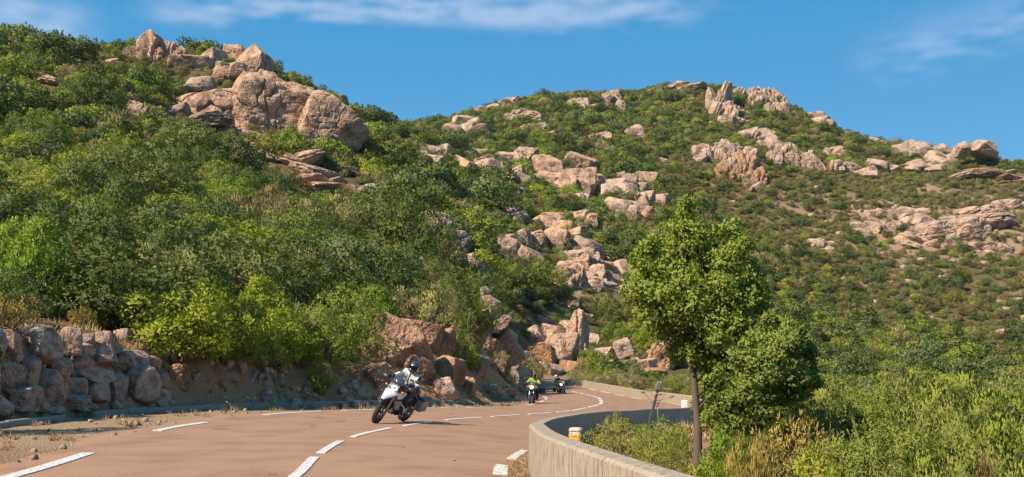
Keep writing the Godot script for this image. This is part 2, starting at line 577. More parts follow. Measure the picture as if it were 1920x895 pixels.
func near_line(line: Array, p: Vector2) -> Array:  # [distance, height, t, side]
	var best := 1e9
	var out := [1e9, 0.0, 0.0, 1.0]
	for i in range(0, line.size() - 1, 2):
		var j := mini(i + 2, line.size() - 1)
		var a3: Vector3 = line[i]
		var b3: Vector3 = line[j]
		var a := Vector2(a3.x, a3.z)
		var ab := Vector2(b3.x, b3.z) - a
		var f := clampf((p - a).dot(ab) / maxf(ab.length_squared(), 1e-6), 0.0, 1.0)
		var d := (a + ab * f).distance_squared_to(p)
		if d < best:
			best = d
			out = [0.0, lerpf(a3.y, b3.y, f), i + f * (j - i), signf(ab.cross(p - a))]
	out[0] = sqrt(best)
	return out

func shoulder(d: float) -> float:
	if d < 30.0: return 4.35
	if d < 36.0: return lerpf(4.35, 2.4, (d - 30.0) / 6.0)
	if d < 42.0: return lerpf(2.4, 1.1, (d - 36.0) / 6.0)
	if d < 52.0: return lerpf(1.1, 2.0, (d - 42.0) / 10.0)
	return lerpf(2.0, 0.8, clampf((d - 52.0) / 8.0, 0.0, 1.0)) if d < 80.0 else 1.0

func land_h(x: float, z: float) -> Array:      # [height, what it is: 0 hill, 1 roadside dirt, 2 bank]
	var h := hill_h(x, z)
	if x < -30.0 or x > 26.0 or z < -128.0:
		return [h, 0.0, 0.0]
	var p := Vector2(x, z)
	var L := near_line(road_l, p)
	var R := near_line(road_r, p)
	# the road runs away from the camera: left of it is where the cross product is negative
	var out_l: bool = L[3] < 0.0
	var out_r: bool = R[3] > 0.0
	if not out_l and not out_r:
		var f: float = L[0] / maxf(L[0] + R[0], 0.01)
		return [lerpf(L[1], R[1], f) - 0.14, 1.0, 0.0]
	if out_l and (not out_r or L[0] < R[0]):
		var d: float = -(line_at(road_l, L[2])).z
		var sw := shoulder(d)
		var bw := 0.8 if d < 33.0 else (2.6 if d < 40.0 else 2.0)
		var f := smoothstep(0.0, 1.0, (L[0] - sw) / bw)
		var base: float = L[1] - 0.035 + bump_n.get_noise_2d(x * 20.0, z * 20.0) * 0.03 * clampf(L[0], 0.0, 1.0)
		return [lerpf(base, h, f), 1.0 - smoothstep(0.0, 0.45, f), smoothstep(0.0, 0.3, f) * (1.0 - smoothstep(0.0, 1.0, (L[0] - sw - bw) / 3.0))]
	var dr: float = -(line_at(road_r, R[2])).z
	var sw2 := 0.45 if dr < 96.0 else 1.4
	var f2 := smoothstep(0.0, 1.0, (R[0] - sw2) / (3.5 if dr < 96.0 else 2.5))
	return [lerpf(R[1] - 0.05, h, f2), 1.0 - f2, f2 * (1.0 - smoothstep(0.0, 1.0, (R[0] - 3.0) / 4.0))]

func axis_steps(from: float, to: float, near: float, grow: float, most: float, flat_to: float) -> PackedFloat32Array:
	var out := PackedFloat32Array()
	var at := from
	var step := near
	var s := signf(to - from)
	while (to - at) * s > 0.0:
		out.append(at)
		if absf(at) > flat_to: step = minf(step * grow, most)
		at += step * s
	out.append(to)
	return out

func build_terrain() -> void:
	var right := axis_steps(0.0, 330.0, 0.5, 1.05, 3.5, 15.0)
	var left := axis_steps(0.0, -290.0, 0.5, 1.05, 3.0, 15.0)
	left.reverse()
	left.remove_at(left.size() - 1)
	xs = left + right
	var deep := axis_steps(0.0, -640.0, 0.5, 1.02, 4.0, 62.0)
	deep.reverse()                                    # increasing z, so that bsearch works
	zs = deep + PackedFloat32Array([0.6, 1.5, 3.0, 6.0, 12.0, 24.0])
	var nx := xs.size()
	var nz := zs.size()
	var v := PackedVector3Array()
	var col := PackedColorArray()
	v.resize(nx * nz)
	col.resize(nx * nz)
	hs.resize(nx * nz)
	var sand := Color(0.38, 0.27, 0.175)
	var bank := Color(0.45, 0.245, 0.12)
	var soil := Color(0.33, 0.225, 0.145)
	var scrub := Color(0.115, 0.105, 0.042)
	var brown := Color(0.15, 0.115, 0.062)
	for j in nz:
		for i in nx:
			var x := xs[i]
			var z := zs[j]
			var r := land_h(x, z)
			hs[j * nx + i] = r[0]
			v[j * nx + i] = Vector3(x, r[0], z)
			var n := patch_n.get_noise_2d(x, z)
			var n2 := patch_n.get_noise_2d(x * 4.0 + 90.0, z * 4.0)
			var bare := bare_at(x, z)
			var c := scrub.lerp(brown, smoothstep(-0.2, 0.35, n2))
			c = c.lerp(soil, smoothstep(0.25, 0.6, bare + n2 * 0.5 + n * 0.3))
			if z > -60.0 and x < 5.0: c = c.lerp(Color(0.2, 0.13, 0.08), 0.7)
			c = c.lerp(bank, r[2])
			c = c.lerp(sand.lerp(Color(0.3, 0.2, 0.13), smoothstep(-0.1, 0.4, n2)), r[1])
			col[j * nx + i] = c
	var o := structure("hillside_ground", grid_mesh(v, nx, nz, col), M.earth, "dry earth and low scrub of the two hills and the verges")
	o.set_meta("category", "ground")

func bare_at(x: float, z: float) -> float:      # how much the maquis thins out into bare pinkish soil
	var a := Vector2((x - 132.0) / 95.0, (z + 318.0) / 75.0).length()
	var b := Vector2((x - 105.0) / 60.0, (z + 235.0) / 40.0).length()
	return clampf(1.15 - a, 0.0, 1.0) * 0.75 + clampf(1.0 - b, 0.0, 1.0) * 0.3 + clampf(1.0 - Vector2((x - 11.0) / 20.0, (z + 163.0) / 22.0).length(), 0.0, 1.0) * 0.5 + clampf(1.0 - Vector2((x - 10.0) / 22.0, (z + 126.0) / 16.0).length(), 0.0, 1.0) * 0.4

func ground(x: float, z: float) -> float:
	var i := clampi(xs.bsearch(x) - 1, 0, xs.size() - 2)
	var j := clampi(zs.bsearch(z) - 1, 0, zs.size() - 2)
	var fx := clampf((x - xs[i]) / (xs[i + 1] - xs[i]), 0.0, 1.0)
	var fz := clampf((z - zs[j]) / (zs[j + 1] - zs[j]), 0.0, 1.0)
	var a := j * xs.size() + i
	var b := a + xs.size()
	return lerpf(lerpf(hs[a], hs[a + 1], fx), lerpf(hs[b], hs[b + 1], fx), fz)

func row_at(px: float, d: float) -> float:
	return HOR - (ground((px - 960.0) / F * d, -d) - CAM_Y) / d * F

func hit(px: float, py: float, from := 14.0) -> float:   # distance at which bare ground shows at this point of the view
	var d := from
	var best := from
	var top := 9999.0
	while d < 500.0:
		var r := row_at(px, d)
		if r <= py: return d
		if r < top:
			top = r
			best = d
		d *= 1.012
	return best

func on_ground(px: float, d: float, sink := 0.0) -> Vector3:
	var x := (px - 960.0) / F * d
	return Vector3(x, ground(x, -d) - sink, -d)

# ------------------------------------------------------------------ road, markings, wall, kerb
func strip(line_t0: float, line_t1: float, lats: Callable, lift: float, thick: float) -> ArrayMesh:
	# a thin slab of paint that follows the carriageway; lats(t) gives its two lateral places
	var n := maxi(3, int((line_t1 - line_t0) * 2.0))
	var rings := []
	for i in n + 1:
		var t := lerpf(line_t0, line_t1, float(i) / n)
		var v: Array = lats.call(t)
		var a := road_at(t, v[0])
		var b := road_at(t, v[1])
		var up := Vector3.UP
		rings.append(PackedVector3Array([a + up * lift, b + up * lift, b + up * (lift - thick), a + up * (lift - thick)]))
	var g := G.new()
	g.loft(rings, true, false)
	return g.done()

func build_road() -> void:
	var lat := [-1.22, -1.06, -1.0, -0.8, -0.6, -0.4, -0.2, 0.0, 0.2, 0.4, 0.6, 0.8, 1.0, 1.03]
	var v := PackedVector3Array()
	var n := road_c.size()
	for t in n:
		for k in lat.size():
			var w: float = lat[k]
			if w < -1.0:      # a strip of old grey-brown tarmac past the edge line, ragged
				w = -1.0 + (w + 1.0) * (1.0 + 0.5 * bump_n.get_noise_1d(t * 3.0))
			var p := road_at(t, w)
			if k == 0 or k == lat.size() - 1: p.y -= 0.05
			v.append(p)
	var road := structure("road", grid_mesh(v, lat.size(), n), M.asphalt, "reddish asphalt road winding in an S between hill and parapet")
	road.set_meta("category", "road")
	var dash := func(called: String, line: Array, d0: float, d1: float, off: float, width: float, side: float) -> void:
		var t0 := t_of(line, d0)
		var t1 := t_of(line, d1)
		var lats := func(t: float) -> Array:
			var w := road_at(t, 0.0).distance_to(road_at(t, side))
			var mid := 0.0 if off == 0.0 and line == road_c else side * (1.0 - off / w)
			return [mid - width / 2.0 / w, mid + width / 2.0 / w]
		mi(called, strip(t0, t1, lats, 0.012, 0.016), M.paint, road)
	for d in [[4.6, 7.6], [8.6, 10.0], [11.0, 13.6], [14.3, 16.8], [17.9, 21.2], [22.4, 24.9], [26.5, 28.8], [29.6, 32.3], [33.2, 36.0], [36.8, 39.0], [39.7, 43.0], [43.8, 47.6], [48.6, 52.0], [53.2, 56.4], [57.6, 60.6], [62.0, 65.0], [66.4, 69.4], [71.0, 73.6], [75.0, 78.0]]:
		dash.call("centre_dash", road_c, d[0], d[1], 0.0, 0.15, -1.0)
	for d in [[3.0, 6.5], [10.2, 13.9], [18.6, 21.8], [26.2, 29.8], [31.0, 33.4], [34.6, 37.6], [38.6, 40.6], [46.2, 49.2], [52.6, 55.0], [57.5, 60.0], [62.0, 65.4], [68.0, 71.0]]:
		dash.call("edge_dash", road_l, d[0], d[1], 0.12, 0.20, -1.0)
	for d in [[3.2, 6.2], [8.0, 10.0], [11.3, 12.7], [14.1, 16.3], [17.6, 20.0], [50.3, 53.0], [54.5, 57.0], [58.6, 61.0], [63.0, 66.0], [68.0, 71.0], [73.5, 77.0], [80.0, 85.0], [88.0, 93.0]]:
		dash.call("edge_dash", road_r, d[0], d[1], 0.36, 0.20, 1.0)
	dash.call("edge_line", road_r, 98.5, 106.4, 0.3, 0.2, 1.0)
	# fine cracks in the old surface
	var cr := RandomNumberGenerator.new()
	cr.seed = 12
	for i in 18:
		var ct := cr.randf_range(14.0, 76.0)
		var cv := cr.randf_range(-0.8, 0.75)
		var g := G.new()
		var rings := []
		var turn := cr.randf_range(-0.6, 0.6)
		for k in 7:
			var p := road_at(ct + k * 0.09 * cos(turn) + cr.randf() * 0.02, cv + k * 0.022 * sin(turn) + cr.randf_range(-0.006, 0.006))
			var w := 0.011 * (1.0 - absf(k - 3.0) / 3.6)
			rings.append(PackedVector3Array([p + Vector3(-w, 0.007, 0), p + Vector3(w, 0.007, -w), p + Vector3(w, -0.01, -w), p + Vector3(-w, -0.01, 0)]))
		g.loft(rings, true, false)
		mi("tar_seam", g.done(), M.tar, road)
	# the low concrete parapet along the outer side, cast in lengths
	var wall := thing("parapet_wall", Vector3.ZERO, "low beige concrete parapet curving along the outer edge of the road", "wall")
	var line := []
	var t_end := t_of(road_r, 94.5)
	var t := 6.0
	while t < t_end:
		line.append(line_at(road_r, t))
		t += 0.5
	var out := []
	for i in line.size():
		var a: Vector3 = line[maxi(i - 1, 0)]
		var b: Vector3 = line[mini(i + 1, line.size() - 1)]
		var d := Vector3(b.x - a.x, 0, b.z - a.z).normalized()
		out.append(Vector3(-d.z, 0, d.x))      # to the right of the road
	var i0 := 0
	var length := 0.0
	for i in range(1, line.size()):
		length += (line[i] as Vector3).distance_to(line[i - 1])
		if length > 3.4 or i == line.size() - 1:
			var rings := []
			for k in range(i0, i + 1):
				var p: Vector3 = line[k]
				var o: Vector3 = out[k]
				if k == i0: p += ((line[k + 1] as Vector3) - p).normalized() * 0.012
				if k == i: p += ((line[k - 1] as Vector3) - p).normalized() * 0.008
				p += o * 0.04
				var up := Vector3.UP
				rings.append(PackedVector3Array([p - up * 0.35, p + up * 0.525 + o * 0.015, p + up * 0.55 + o * 0.04, p + up * 0.55 + o * 0.20, p + up * 0.525 + o * 0.22, p - up * 0.75 + o * 0.24]))
			var g := G.new()
			g.loft(rings, true, false)
			mi("wall_section", g.done(), M.concrete, wall)
			i0 = i
			length = 0.0
	# low kerb on the hill side
	var kerb := thing("kerb", Vector3.ZERO, "low weathered grey kerb between the dirt verge and the boulder wall", "kerb")
	var kl := []
	for q in [[-40, 812], [0, 803], [60, 796], [125, 788], [190, 781], [260, 776], [330, 771.5], [400, 768], [470, 765.3], [540, 762.6], [620, 759.8], [700, 757.8], [780, 757.2], [850, 757.4], [880, 757.6]]:
		var px: float = q[0]
		var d := 0.0
		for s in 400:
			d = 14.0 + s * 0.075
			if row_at(px, d) <= q[1]: break
		kl.append(on_ground(px, d))
	var curve := Curve3D.new()
	for p in kl: curve.add_point(p)
	var total := curve.get_baked_length()
	var s0 := 0.0
	while s0 < total - 1.0:
		var a := curve.sample_baked(s0)
		var b := curve.sample_baked(s0 + 0.985)
		s0 += 1.0
		var mid := (a + b) / 2.0
		var px := to_px(mid).x
		if px > 128 and px < 186: continue
		var g := G.new()
		var dir := (b - a).normalized()
		g.box(Vector3.ZERO, Vector3(0.15, 0.26, a.distance_to(b)), Basis.looking_at(-dir), 0.02)
		var k := mi("kerb_stone", g.done(), M.kerb, kerb)
		k.position = mid + Vector3(0, 0.0 + rng.randf_range(-0.012, 0.012), 0)

# ------------------------------------------------------------------ rocks
var rocks := []          # unit-size shapes, shared
func rock_mesh(seed_: int, n: int, planes: int, lumps: float, crack: float, flutes := 0.0, layers := 0.0, edge := 34.0, thin := 1.0, crisp := 1.6) -> ArrayMesh:
	var r := RandomNumberGenerator.new()
	r.seed = seed_
	var fn := FastNoiseLite.new()
	fn.seed = seed_
	fn.frequency = 1.0
	fn.fractal_octaves = 3
	var pn := []
	for i in planes:
		# joints run in three rough families, so blocks break square
		var d := Vector3(r.randfn(), r.randfn() * 0.8, r.randfn()).normalized()
		if i % 3 != 2:
			d = [Vector3.RIGHT, Vector3.UP, Vector3.BACK][(i / 2) % 3] * (1.0 if r.randf() < 0.5 else -1.0)
			d = (d + Vector3(r.randfn(), r.randfn(), r.randfn()) * 0.2).normalized()
		pn.append([d, r.randf_range(0.58, 0.92)])
	var verts := PackedVector3Array()
	var ids := {}
	var idx := PackedInt32Array()
	var axes := [[Vector3.RIGHT, Vector3.UP, Vector3.BACK], [Vector3.LEFT, Vector3.UP, Vector3.FORWARD], [Vector3.UP, Vector3.BACK, Vector3.RIGHT], [Vector3.DOWN, Vector3.FORWARD, Vector3.RIGHT], [Vector3.BACK, Vector3.UP, Vector3.LEFT], [Vector3.FORWARD, Vector3.UP, Vector3.RIGHT]]
	for ax in axes:
		var face := PackedInt32Array()
		for j in n + 1:
			for i in n + 1:
				var a := tan((float(i) / n - 0.5) * PI / 2.0)
				var b := tan((float(j) / n - 0.5) * PI / 2.0)
				var d: Vector3 = (ax[0] + ax[1] * b + ax[2] * a).normalized()
				var key := Vector3i((d * 4000.0).round())
				if not ids.has(key):
					var e := 0.0
					for p in pn:
						var c := d.dot(p[0])
						if c > 0.3: e += exp(-edge * p[1] / c)
					var rad := minf(-log(e + exp(-edge * 1.12)) / edge, 1.12)
					rad += fn.get_noise_3dv(d * 1.1) * lumps + fn.get_noise_3dv(d * 3.7) * lumps * 0.45 + fn.get_noise_3dv(d * 9.0) * lumps * 0.2
					if crack > 0.0:
						var q := absf(fn.get_noise_3dv(d * 0.75 + Vector3(7, 3, 1)))
						if q < 0.045 * thin: rad -= crack * (1.0 - q / (0.045 * thin))
						var q2 := absf(fn.get_noise_3dv(d * 1.6 + Vector3(2, 9, 4)))
						if q2 < 0.03 * thin: rad -= crack * 0.5 * (1.0 - q2 / (0.03 * thin))
					if flutes > 0.0:
						var s := sin(d.x * 11.0 + fn.get_noise_3dv(d * Vector3(1, 0.4, 1)) * 5.0)
						rad -= flutes * pow(0.5 + 0.5 * s, 3.0)
					if layers > 0.0:
						var s2 := sin((d.y + d.x * 0.25) * 13.0 + fn.get_noise_3dv(d * 0.8) * 6.0)
						rad -= layers * pow(0.5 + 0.5 * s2, 5.0)
					ids[key] = verts.size()
					verts.append(d * maxf(rad, 0.3))
				face.append(ids[key])
		for j in n:
			for i in n:
				var q := [face[j * (n + 1) + i], face[j * (n + 1) + i + 1], face[(j + 1) * (n + 1) + i + 1], face[(j + 1) * (n + 1) + i]]
				for tri in [[q[0], q[1], q[2]], [q[0], q[2], q[3]]]:
					var va := verts[tri[0]]
					var nn := (verts[tri[2]] - va).cross(verts[tri[1]] - va)
					if nn.dot(va) > 0.0: idx.append_array([tri[0], tri[1], tri[2]])
					else: idx.append_array([tri[0], tri[2], tri[1]])
	var nor := PackedVector3Array()
	nor.resize(verts.size())
	for i in range(0, idx.size(), 3):
		var fnm := (verts[idx[i + 2]] - verts[idx[i]]).cross(verts[idx[i + 1]] - verts[idx[i]])
		for k in 3: nor[idx[i + k]] += fnm
	for i in nor.size(): nor[i] = nor[i].normalized()
	# split every face and lean its normals toward the face, so that broken edges stay crisp
	var fv := PackedVector3Array()
	var fn2 := PackedVector3Array()
	for i in range(0, idx.size(), 3):
		var face_n := (verts[idx[i + 2]] - verts[idx[i]]).cross(verts[idx[i + 1]] - verts[idx[i]]).normalized()
		for k in 3:
			fv.append(verts[idx[i + k]])
			fn2.append((face_n * crisp + nor[idx[i + k]]).normalized())
	var arr := []
	arr.resize(Mesh.ARRAY_MAX)
	arr[Mesh.ARRAY_VERTEX] = fv
	arr[Mesh.ARRAY_NORMAL] = fn2
	var m := ArrayMesh.new()
	m.add_surface_from_arrays(Mesh.PRIMITIVE_TRIANGLES, arr)
	return m

func make_rocks() -> void:
	# 0-5 blocky boulders, 6-8 rounded boulders, 9-11 fluted crag, 12-13 big cracked whalebacks, 14-15 layered slabs, 16-17 jagged
	for i in 6: rocks.append(rock_mesh(100 + i, 24, 15, 0.045, 0.08, 0.0, 0.0, 70.0, 0.6))
	for i in 3: rocks.append(rock_mesh(200 + i, 20, 13, 0.06, 0.06, 0.0, 0.0, 36.0, 0.7))
	for i in 3: rocks.append(rock_mesh(300 + i, 28, 14, 0.10, 0.10, 0.16))
	for i in 2: rocks.append(rock_mesh(400 + i * 7, 84, 10, 0.06, 0.11, 0.0, 0.02, 22.0, 0.55, 1.0))
	for i in 2: rocks.append(rock_mesh(500 + i, 28, 13, 0.08, 0.08, 0.0, 0.06))
	for i in 2: rocks.append(rock_mesh(600 + i, 28, 20, 0.10, 0.12, 0.0, 0.0, 70.0, 0.7))

func place_rock(called: String, parent: Node3D, px: float, py: float, d: float, w: float, h: float, deep: float, tilt: float, shape: int, mat: String, face := -1.0) -> MeshInstance3D:
	# w, h in pixels of the photograph at that distance; deep is the depth in relation to the width
	var k := d / F
	var o := mi(called, rocks[shape], M[mat], parent)
	var s := Vector3(w * k * 0.58, h * k * 0.58, w * k * 0.58 * deep)
	var turn := face if face >= 0.0 else rng.randf_range(-0.5, 0.5) + (PI if rng.randf() < 0.5 else 0.0)
	var b := Basis(Vector3.FORWARD, deg_to_rad(tilt)) * Basis(Vector3.UP, turn)
	o.transform = Transform3D(b * Basis.from_scale(s), P(px, py, d) - (parent.position if parent else Vector3.ZERO))
	return o

func crest(px: float, near: float) -> float:      # the row of the highest ground in this column round a distance
	var top := 9999.0
	for i in 16: top = minf(top, row_at(px, near * (0.8 + 0.4 * i / 15.0)))
	return top

func outcrop(px: float, py: float, w: float, h: float, pieces: int, style: String, mat: String, label: String, phrase := "", dist := 0.0) -> void:
	if px > 780.0 and px < 1240.0 and py > 230.0:
		w *= 1.25
		h *= 1.3
	var d := dist if dist > 0.0 else hit(px, py + h * 0.15)
	var base := on_ground(px, d)
	var o := thing("rock_outcrop", base, label, "rock outcrop", "granite outcrops on the hills")
	var shapes: Array = {"block": [0, 1, 2, 3, 4, 5], "round": [6, 7, 8, 0, 2], "flute": [9, 10, 11], "whale": [12, 13], "slab": [14, 15, 12], "jag": [16, 17, 9, 1]}[style]
	if pieces == 1:
		place_rock("rock", o, px, py, d, w, h, 0.8, rng.randf_range(-8, 8), shapes[rng.randi() % shapes.size()], mat)
	else:
		# one row of larger pieces with smaller ones leaning on and below them
		for i in pieces:
			var f := (i + 0.5) / pieces
			var big := rng.randf_range(0.75, 1.25)
			var pw := w / sqrt(pieces) * big * (1.5 if style != "flute" else 1.1)
			var ph := h / sqrt(pieces) * rng.randf_range(0.8, 1.3) * (1.55 if style != "flute" else 1.9)
			var x := px + (f - 0.5) * w * 0.86 + rng.randf_range(-0.1, 0.1) * w
			var y := py + rng.randf_range(-0.34, 0.34) * h
			y = maxf(y, crest(x, d) - ph * 0.12)
			var dd := clampf(hit(x, y + ph * 0.1, d * 0.8), d * 0.9, d * 1.1)
			var mt := mat
			if rng.randf() < 0.3: mt = ["rock_pale", "rock_grey", "rock_pink"][rng.randi() % 3] if mat != "rock_far" else mat
			dd += pw * dd / F * 0.25
			place_rock("rock", o, x, y + ph * 0.06, dd, pw * (1.5 if d > 270.0 and style in ["flute", "jag"] else 1.35), ph * (1.55 if d > 270.0 and style in ["flute", "jag"] else 1.35), rng.randf_range(0.7, 1.1), rng.randf_range(-22, 22), shapes[rng.randi() % shapes.size()], mt)
	keep_clear.append([base.x, base.z, w * d / F * 0.36, px, py, w, h, d])
	marks.append([px, py, phrase if phrase else label, d])

func build_outcrops() -> void:
	# the near hill
	big_rock(288, 116, 74, 84, 9, "rock_pink", 6, "fluted summit rock split by tall vertical grooves", "the fluted summit rock", 196)
	big_rock(330, 128, 26, 42, 10, "rock_pink", 18, "narrow grooved pillar leaning beside the fluted summit rock", "the narrow grooved pillar", 194)
	big_rock(266, 86, 16, 20, 1, "rock_grey", 0, "small square grey block perched atop the fluted summit rock", "the perched grey block", 197)
	big_rock(360, 140, 118, 88, 4, "rock_pink", -10, "smooth sloping pink slab below the summit notch", "the sloping summit slab", 192)
	big_rock(396, 116, 56, 50, 2, "rock_pale", 0, "pale block above the sloping summit slab", "the pale summit block", 195)
	big_rock(440, 108, 58, 46, 4, "rock_pink", 8, "angular pink cap rock on the crest", "the angular cap rock", 202)
	big_rock(474, 128, 62, 74, 0, "rock_pink", 30, "broad pink block sloping off the crest beside the cap rock", "the crest shoulder block", 199)
	big_rock(500, 154, 42, 40, 2, "rock_pale", 20, "pale pink boulder under the crest shoulder block", "the boulder under the shoulder", 190)
	big_rock(447, 138, 38, 30, 6, "rock_pink", 0, "egg shaped boulder above the great whaleback slab", "the egg shaped boulder", 181)
	big_rock(418, 128, 36, 24, 3, "rock_pale", 10, "pale wedge of rock beside the egg shaped boulder", "the pale wedge", 184)
	big_rock(218, 128, 50, 27, 14, "rock_pink", -14, "isolated pink striped slab among the shrubs below the summit", "the isolated striped slab", 182)
	# the great slab in the middle of the near hill
	big_rock(412, 240, 168, 140, 12, "rock_pink", 4, "great rounded whaleback slab of pink granite with a long crack", "the great pink whaleback", 167, 0.8)
	big_rock(480, 246, 172, 152, 13, "rock_pink", 12, "huge streaked granite face joined to the great whaleback", "the huge streaked face", 166, 0.8)
	big_rock(564, 200, 100, 60, 14, "rock_pink", 14, "layered pink ledge above the smooth lower dome", "the layered ledge", 172)
	big_rock(608, 256, 136, 120, 12, "rock_pink", 26, "smooth lower dome of pink granite sloping into the shrubs", "the smooth lower dome", 166, 0.8)
	big_rock(540, 172, 74, 38, 15, "rock_pale", 14, "flat pale ledge along the ridge above the huge streaked face", "the flat ridge ledge", 182)
	big_rock(572, 172, 44, 22, 2, "rock_pale", 12, "small pale block at the end of the flat ridge ledge", "the ridge end block", 186)
	big_rock(330, 216, 56, 34, 1, "rock_grey", -20, "dark weathered block leaning against the foot of the whaleback", "the dark leaning block", 157)
	big_rock(400, 228, 84, 30, 14, "rock_grey", -10, "grey undercut slab lying below the whaleback", "the grey undercut slab", 153)
	big_rock(362, 168, 40, 14, 6, "rock_grey", -8, "flat grey stone lying on the brow of the whaleback", "the flat grey stone", 172)
	big_rock(320, 104, 50, 56, 10, "rock_pale", 12, "ribbed block rising between the fluted summit rock and the sloping slab", "the ribbed summit block", 198)
	big_rock(250, 104, 40, 34, 3, "rock_pink", -16, "low pink block on the far flank of the fluted summit rock", "the low flank block", 198)
	big_rock(420, 148, 66, 44, 5, "rock_pink", 10, "broad block between the summit rocks and the great whaleback", "the broad middle block", 186)
	big_rock(380, 166, 56, 36, 0, "rock_pale", -6, "pale block resting on the back of the great whaleback", "the pale resting block", 178)
	big_rock(520, 168, 70, 44, 1, "rock_pink", 18, "long pink block below the crest shoulder", "the long pink block", 184)
	big_rock(640, 246, 70, 76, 4, "rock_pink", 30, "steep pink flank of the lower dome facing the gully", "the steep dome flank", 170)
	big_rock(560, 236, 64, 76, 2, "rock_grey", 22, "shadowed cleft block between the streaked face and the lower dome", "the cleft block", 168)
	big_rock(450, 268, 120, 34, 14, "rock_pink", 8, "flat apron of rock at the foot of the streaked face", "the flat apron", 158)
	outcrop(610, 180, 44, 22, 2, "block", "rock_pale", "pair of pale boulders breaking the skyline past the ridge", "the skyline pair")
	outcrop(706, 215, 46, 34, 3, "jag", "rock_pale", "jagged pale crag on the skyline where the ridge drops", "the jagged skyline crag", 214)
	outcrop(80, 150, 58, 24, 4, "slab", "rock_pink", "low pink ledges among dense shrubs high on the near hill", "the low pink ledges")
	outcrop(250, 206, 36, 50, 4, "jag", "rock_pink", "upright broken crag beside the round dark oak", "the upright broken crag")
	outcrop(160, 126, 30, 10, 2, "slab", "rock_pale", "thin pale ledge under the skyline shrubs", "the thin pale ledge")
	outcrop(468, 292, 84, 36, 5, "slab", "rock_pink", "string of tilted pink slabs below the grey undercut slab", "the tilted slab string")
	outcrop(505, 240, 40, 36, 4, "jag", "rock_pale", "small broken crag wedged under the streaked face", "the wedged small crag")
	outcrop(590, 318, 110, 40, 6, "slab", "rock_pink", "long stepped pink ledges crossing the middle slope", "the long stepped ledges")
	outcrop(600, 352, 80, 22, 4, "slab", "rock_pink", "lower row of flat pink ledges under the stepped ledges", "the lower flat ledges")
	outcrop(680, 335, 34, 24, 1, "round", "rock_pink", "single rounded boulder downhill of the stepped ledges", "the single rounded boulder")
	outcrop(684, 360, 50, 22, 5, "block", "rock_pale", "small tumble of pale stones beneath the rounded boulder", "the pale tumble")
	outcrop(700, 256, 60, 30, 4, "round", "rock_pink", "scattered rounded stones under the jagged skyline crag", "the stones under the crag")
	outcrop(736, 282, 30, 22, 2, "block", "rock_pale", "two pale blocks where the two hills meet", "the saddle blocks")
	# the gully between the hills
	outcrop(805, 306, 44, 40, 4, "block", "rock_pale", "pale stepped crag at the head of the gully", "the gully head crag")
	outcrop(874, 250, 62, 34, 6, "round", "rock_pale", "pile of grey pink boulders high above the gully", "the high boulder pile")
	outcrop(900, 318, 60, 46, 7, "block", "rock_pink", "rounded crag with an overhanging shoulder in the gully", "the overhanging gully crag")
	outcrop(948, 325, 62, 60, 10, "block", "rock_pale", "tall pile of stacked blocks crowning the gully spur", "the stacked spur blocks")
	outcrop(985, 360, 36, 22, 3, "block", "rock_grey", "grey stones trailing down from the stacked spur blocks", "the trailing grey stones")
	outcrop(1064, 330, 84, 66, 7, "block", "rock_pink", "hump shaped pink crag alone on the far slope", "the hump shaped crag")
	outcrop(1106, 350, 26, 24, 2, "round", "rock_pink", "two small round boulders beside the hump shaped crag", "the two round boulders")
	outcrop(1150, 352, 56, 34, 5, "block", "rock_pale", "loose row of pale blocks uphill of the twin crag", "the loose pale row")
	outcrop(1205, 372, 54, 60, 8, "block", "rock_pink", "upright crag of stacked pink blocks on the far slope", "the upright stacked crag")
	outcrop(1185, 402, 70, 44, 7, "block", "rock_pink", "broad rounded base of rock under the upright stacked crag", "the broad rounded base")
	outcrop(1085, 382, 30, 22, 3, "round", "rock_pale", "three stones downhill of the hump shaped crag", "the three stones")
	outcrop(956, 410, 32, 24, 3, "block", "rock_pale", "small pale cluster above the boulder field", "the small pale cluster")
	outcrop(972, 470, 62, 48, 8, "block", "rock_pink", "group of rounded pink boulders at the edge of the boulder field", "the rounded pink group")
	outcrop(1060, 445, 84, 70, 11, "block", "rock_pink", "towering heap of pink blocks at the top of the boulder field", "the towering heap")
	outcrop(1120, 478, 90, 60, 14, "block", "rock_pale", "spread of broken pale blocks beside the towering heap", "the broken pale spread")
	outcrop(1085, 510, 70, 56, 9, "jag", "rock_pink", "dark cleft crag low in the boulder field", "the dark cleft crag")
	outcrop(1134, 526, 80, 50, 12, "block", "rock_pale", "lowest tumble of pale blocks in the boulder field", "the lowest pale tumble")
	outcrop(880, 502, 50, 30, 5, "jag", "rock_pale", "small stony patch between shrubs above the road cutting", "the small stony patch")
	outcrop(838, 446, 44, 44, 4, "slab", "rock_grey", "grey slanting slab half hidden by oaks", "the grey slanting slab")
	outcrop(1030, 420, 36, 20, 3, "block", "rock_pale", "flat pale stones capping the towering heap", "the flat cap stones")
	# the far hill
	outcrop(955, 186, 60, 22, 7, "jag", "rock_far", "weathered grey crags along the first rise of the far skyline", "the first skyline crags")
	outcrop(905, 207, 46, 14, 5, "jag", "rock_far", "low broken rocks where the far skyline begins", "the low skyline rocks")
	outcrop(985, 226, 66, 20, 6, "jag", "rock_far", "scattered pale crags under the first skyline crags", "the scattered upper crags")
	outcrop(1050, 168, 34, 9, 4, "jag", "rock_far", "thin line of stones on the far crest", "the thin crest stones")
	outcrop(1092, 206, 44, 18, 4, "jag", "rock_far", "small ridge of pale rock below the far crest", "the small pale ridge")
	outcrop(1150, 198, 34, 36, 5, "jag", "rock_far", "slender broken crag high on the far hill", "the slender high crag")
	outcrop(1283, 153, 74, 18, 8, "jag", "rock_far", "jagged summit rocks of the far hill", "the jagged far summit")
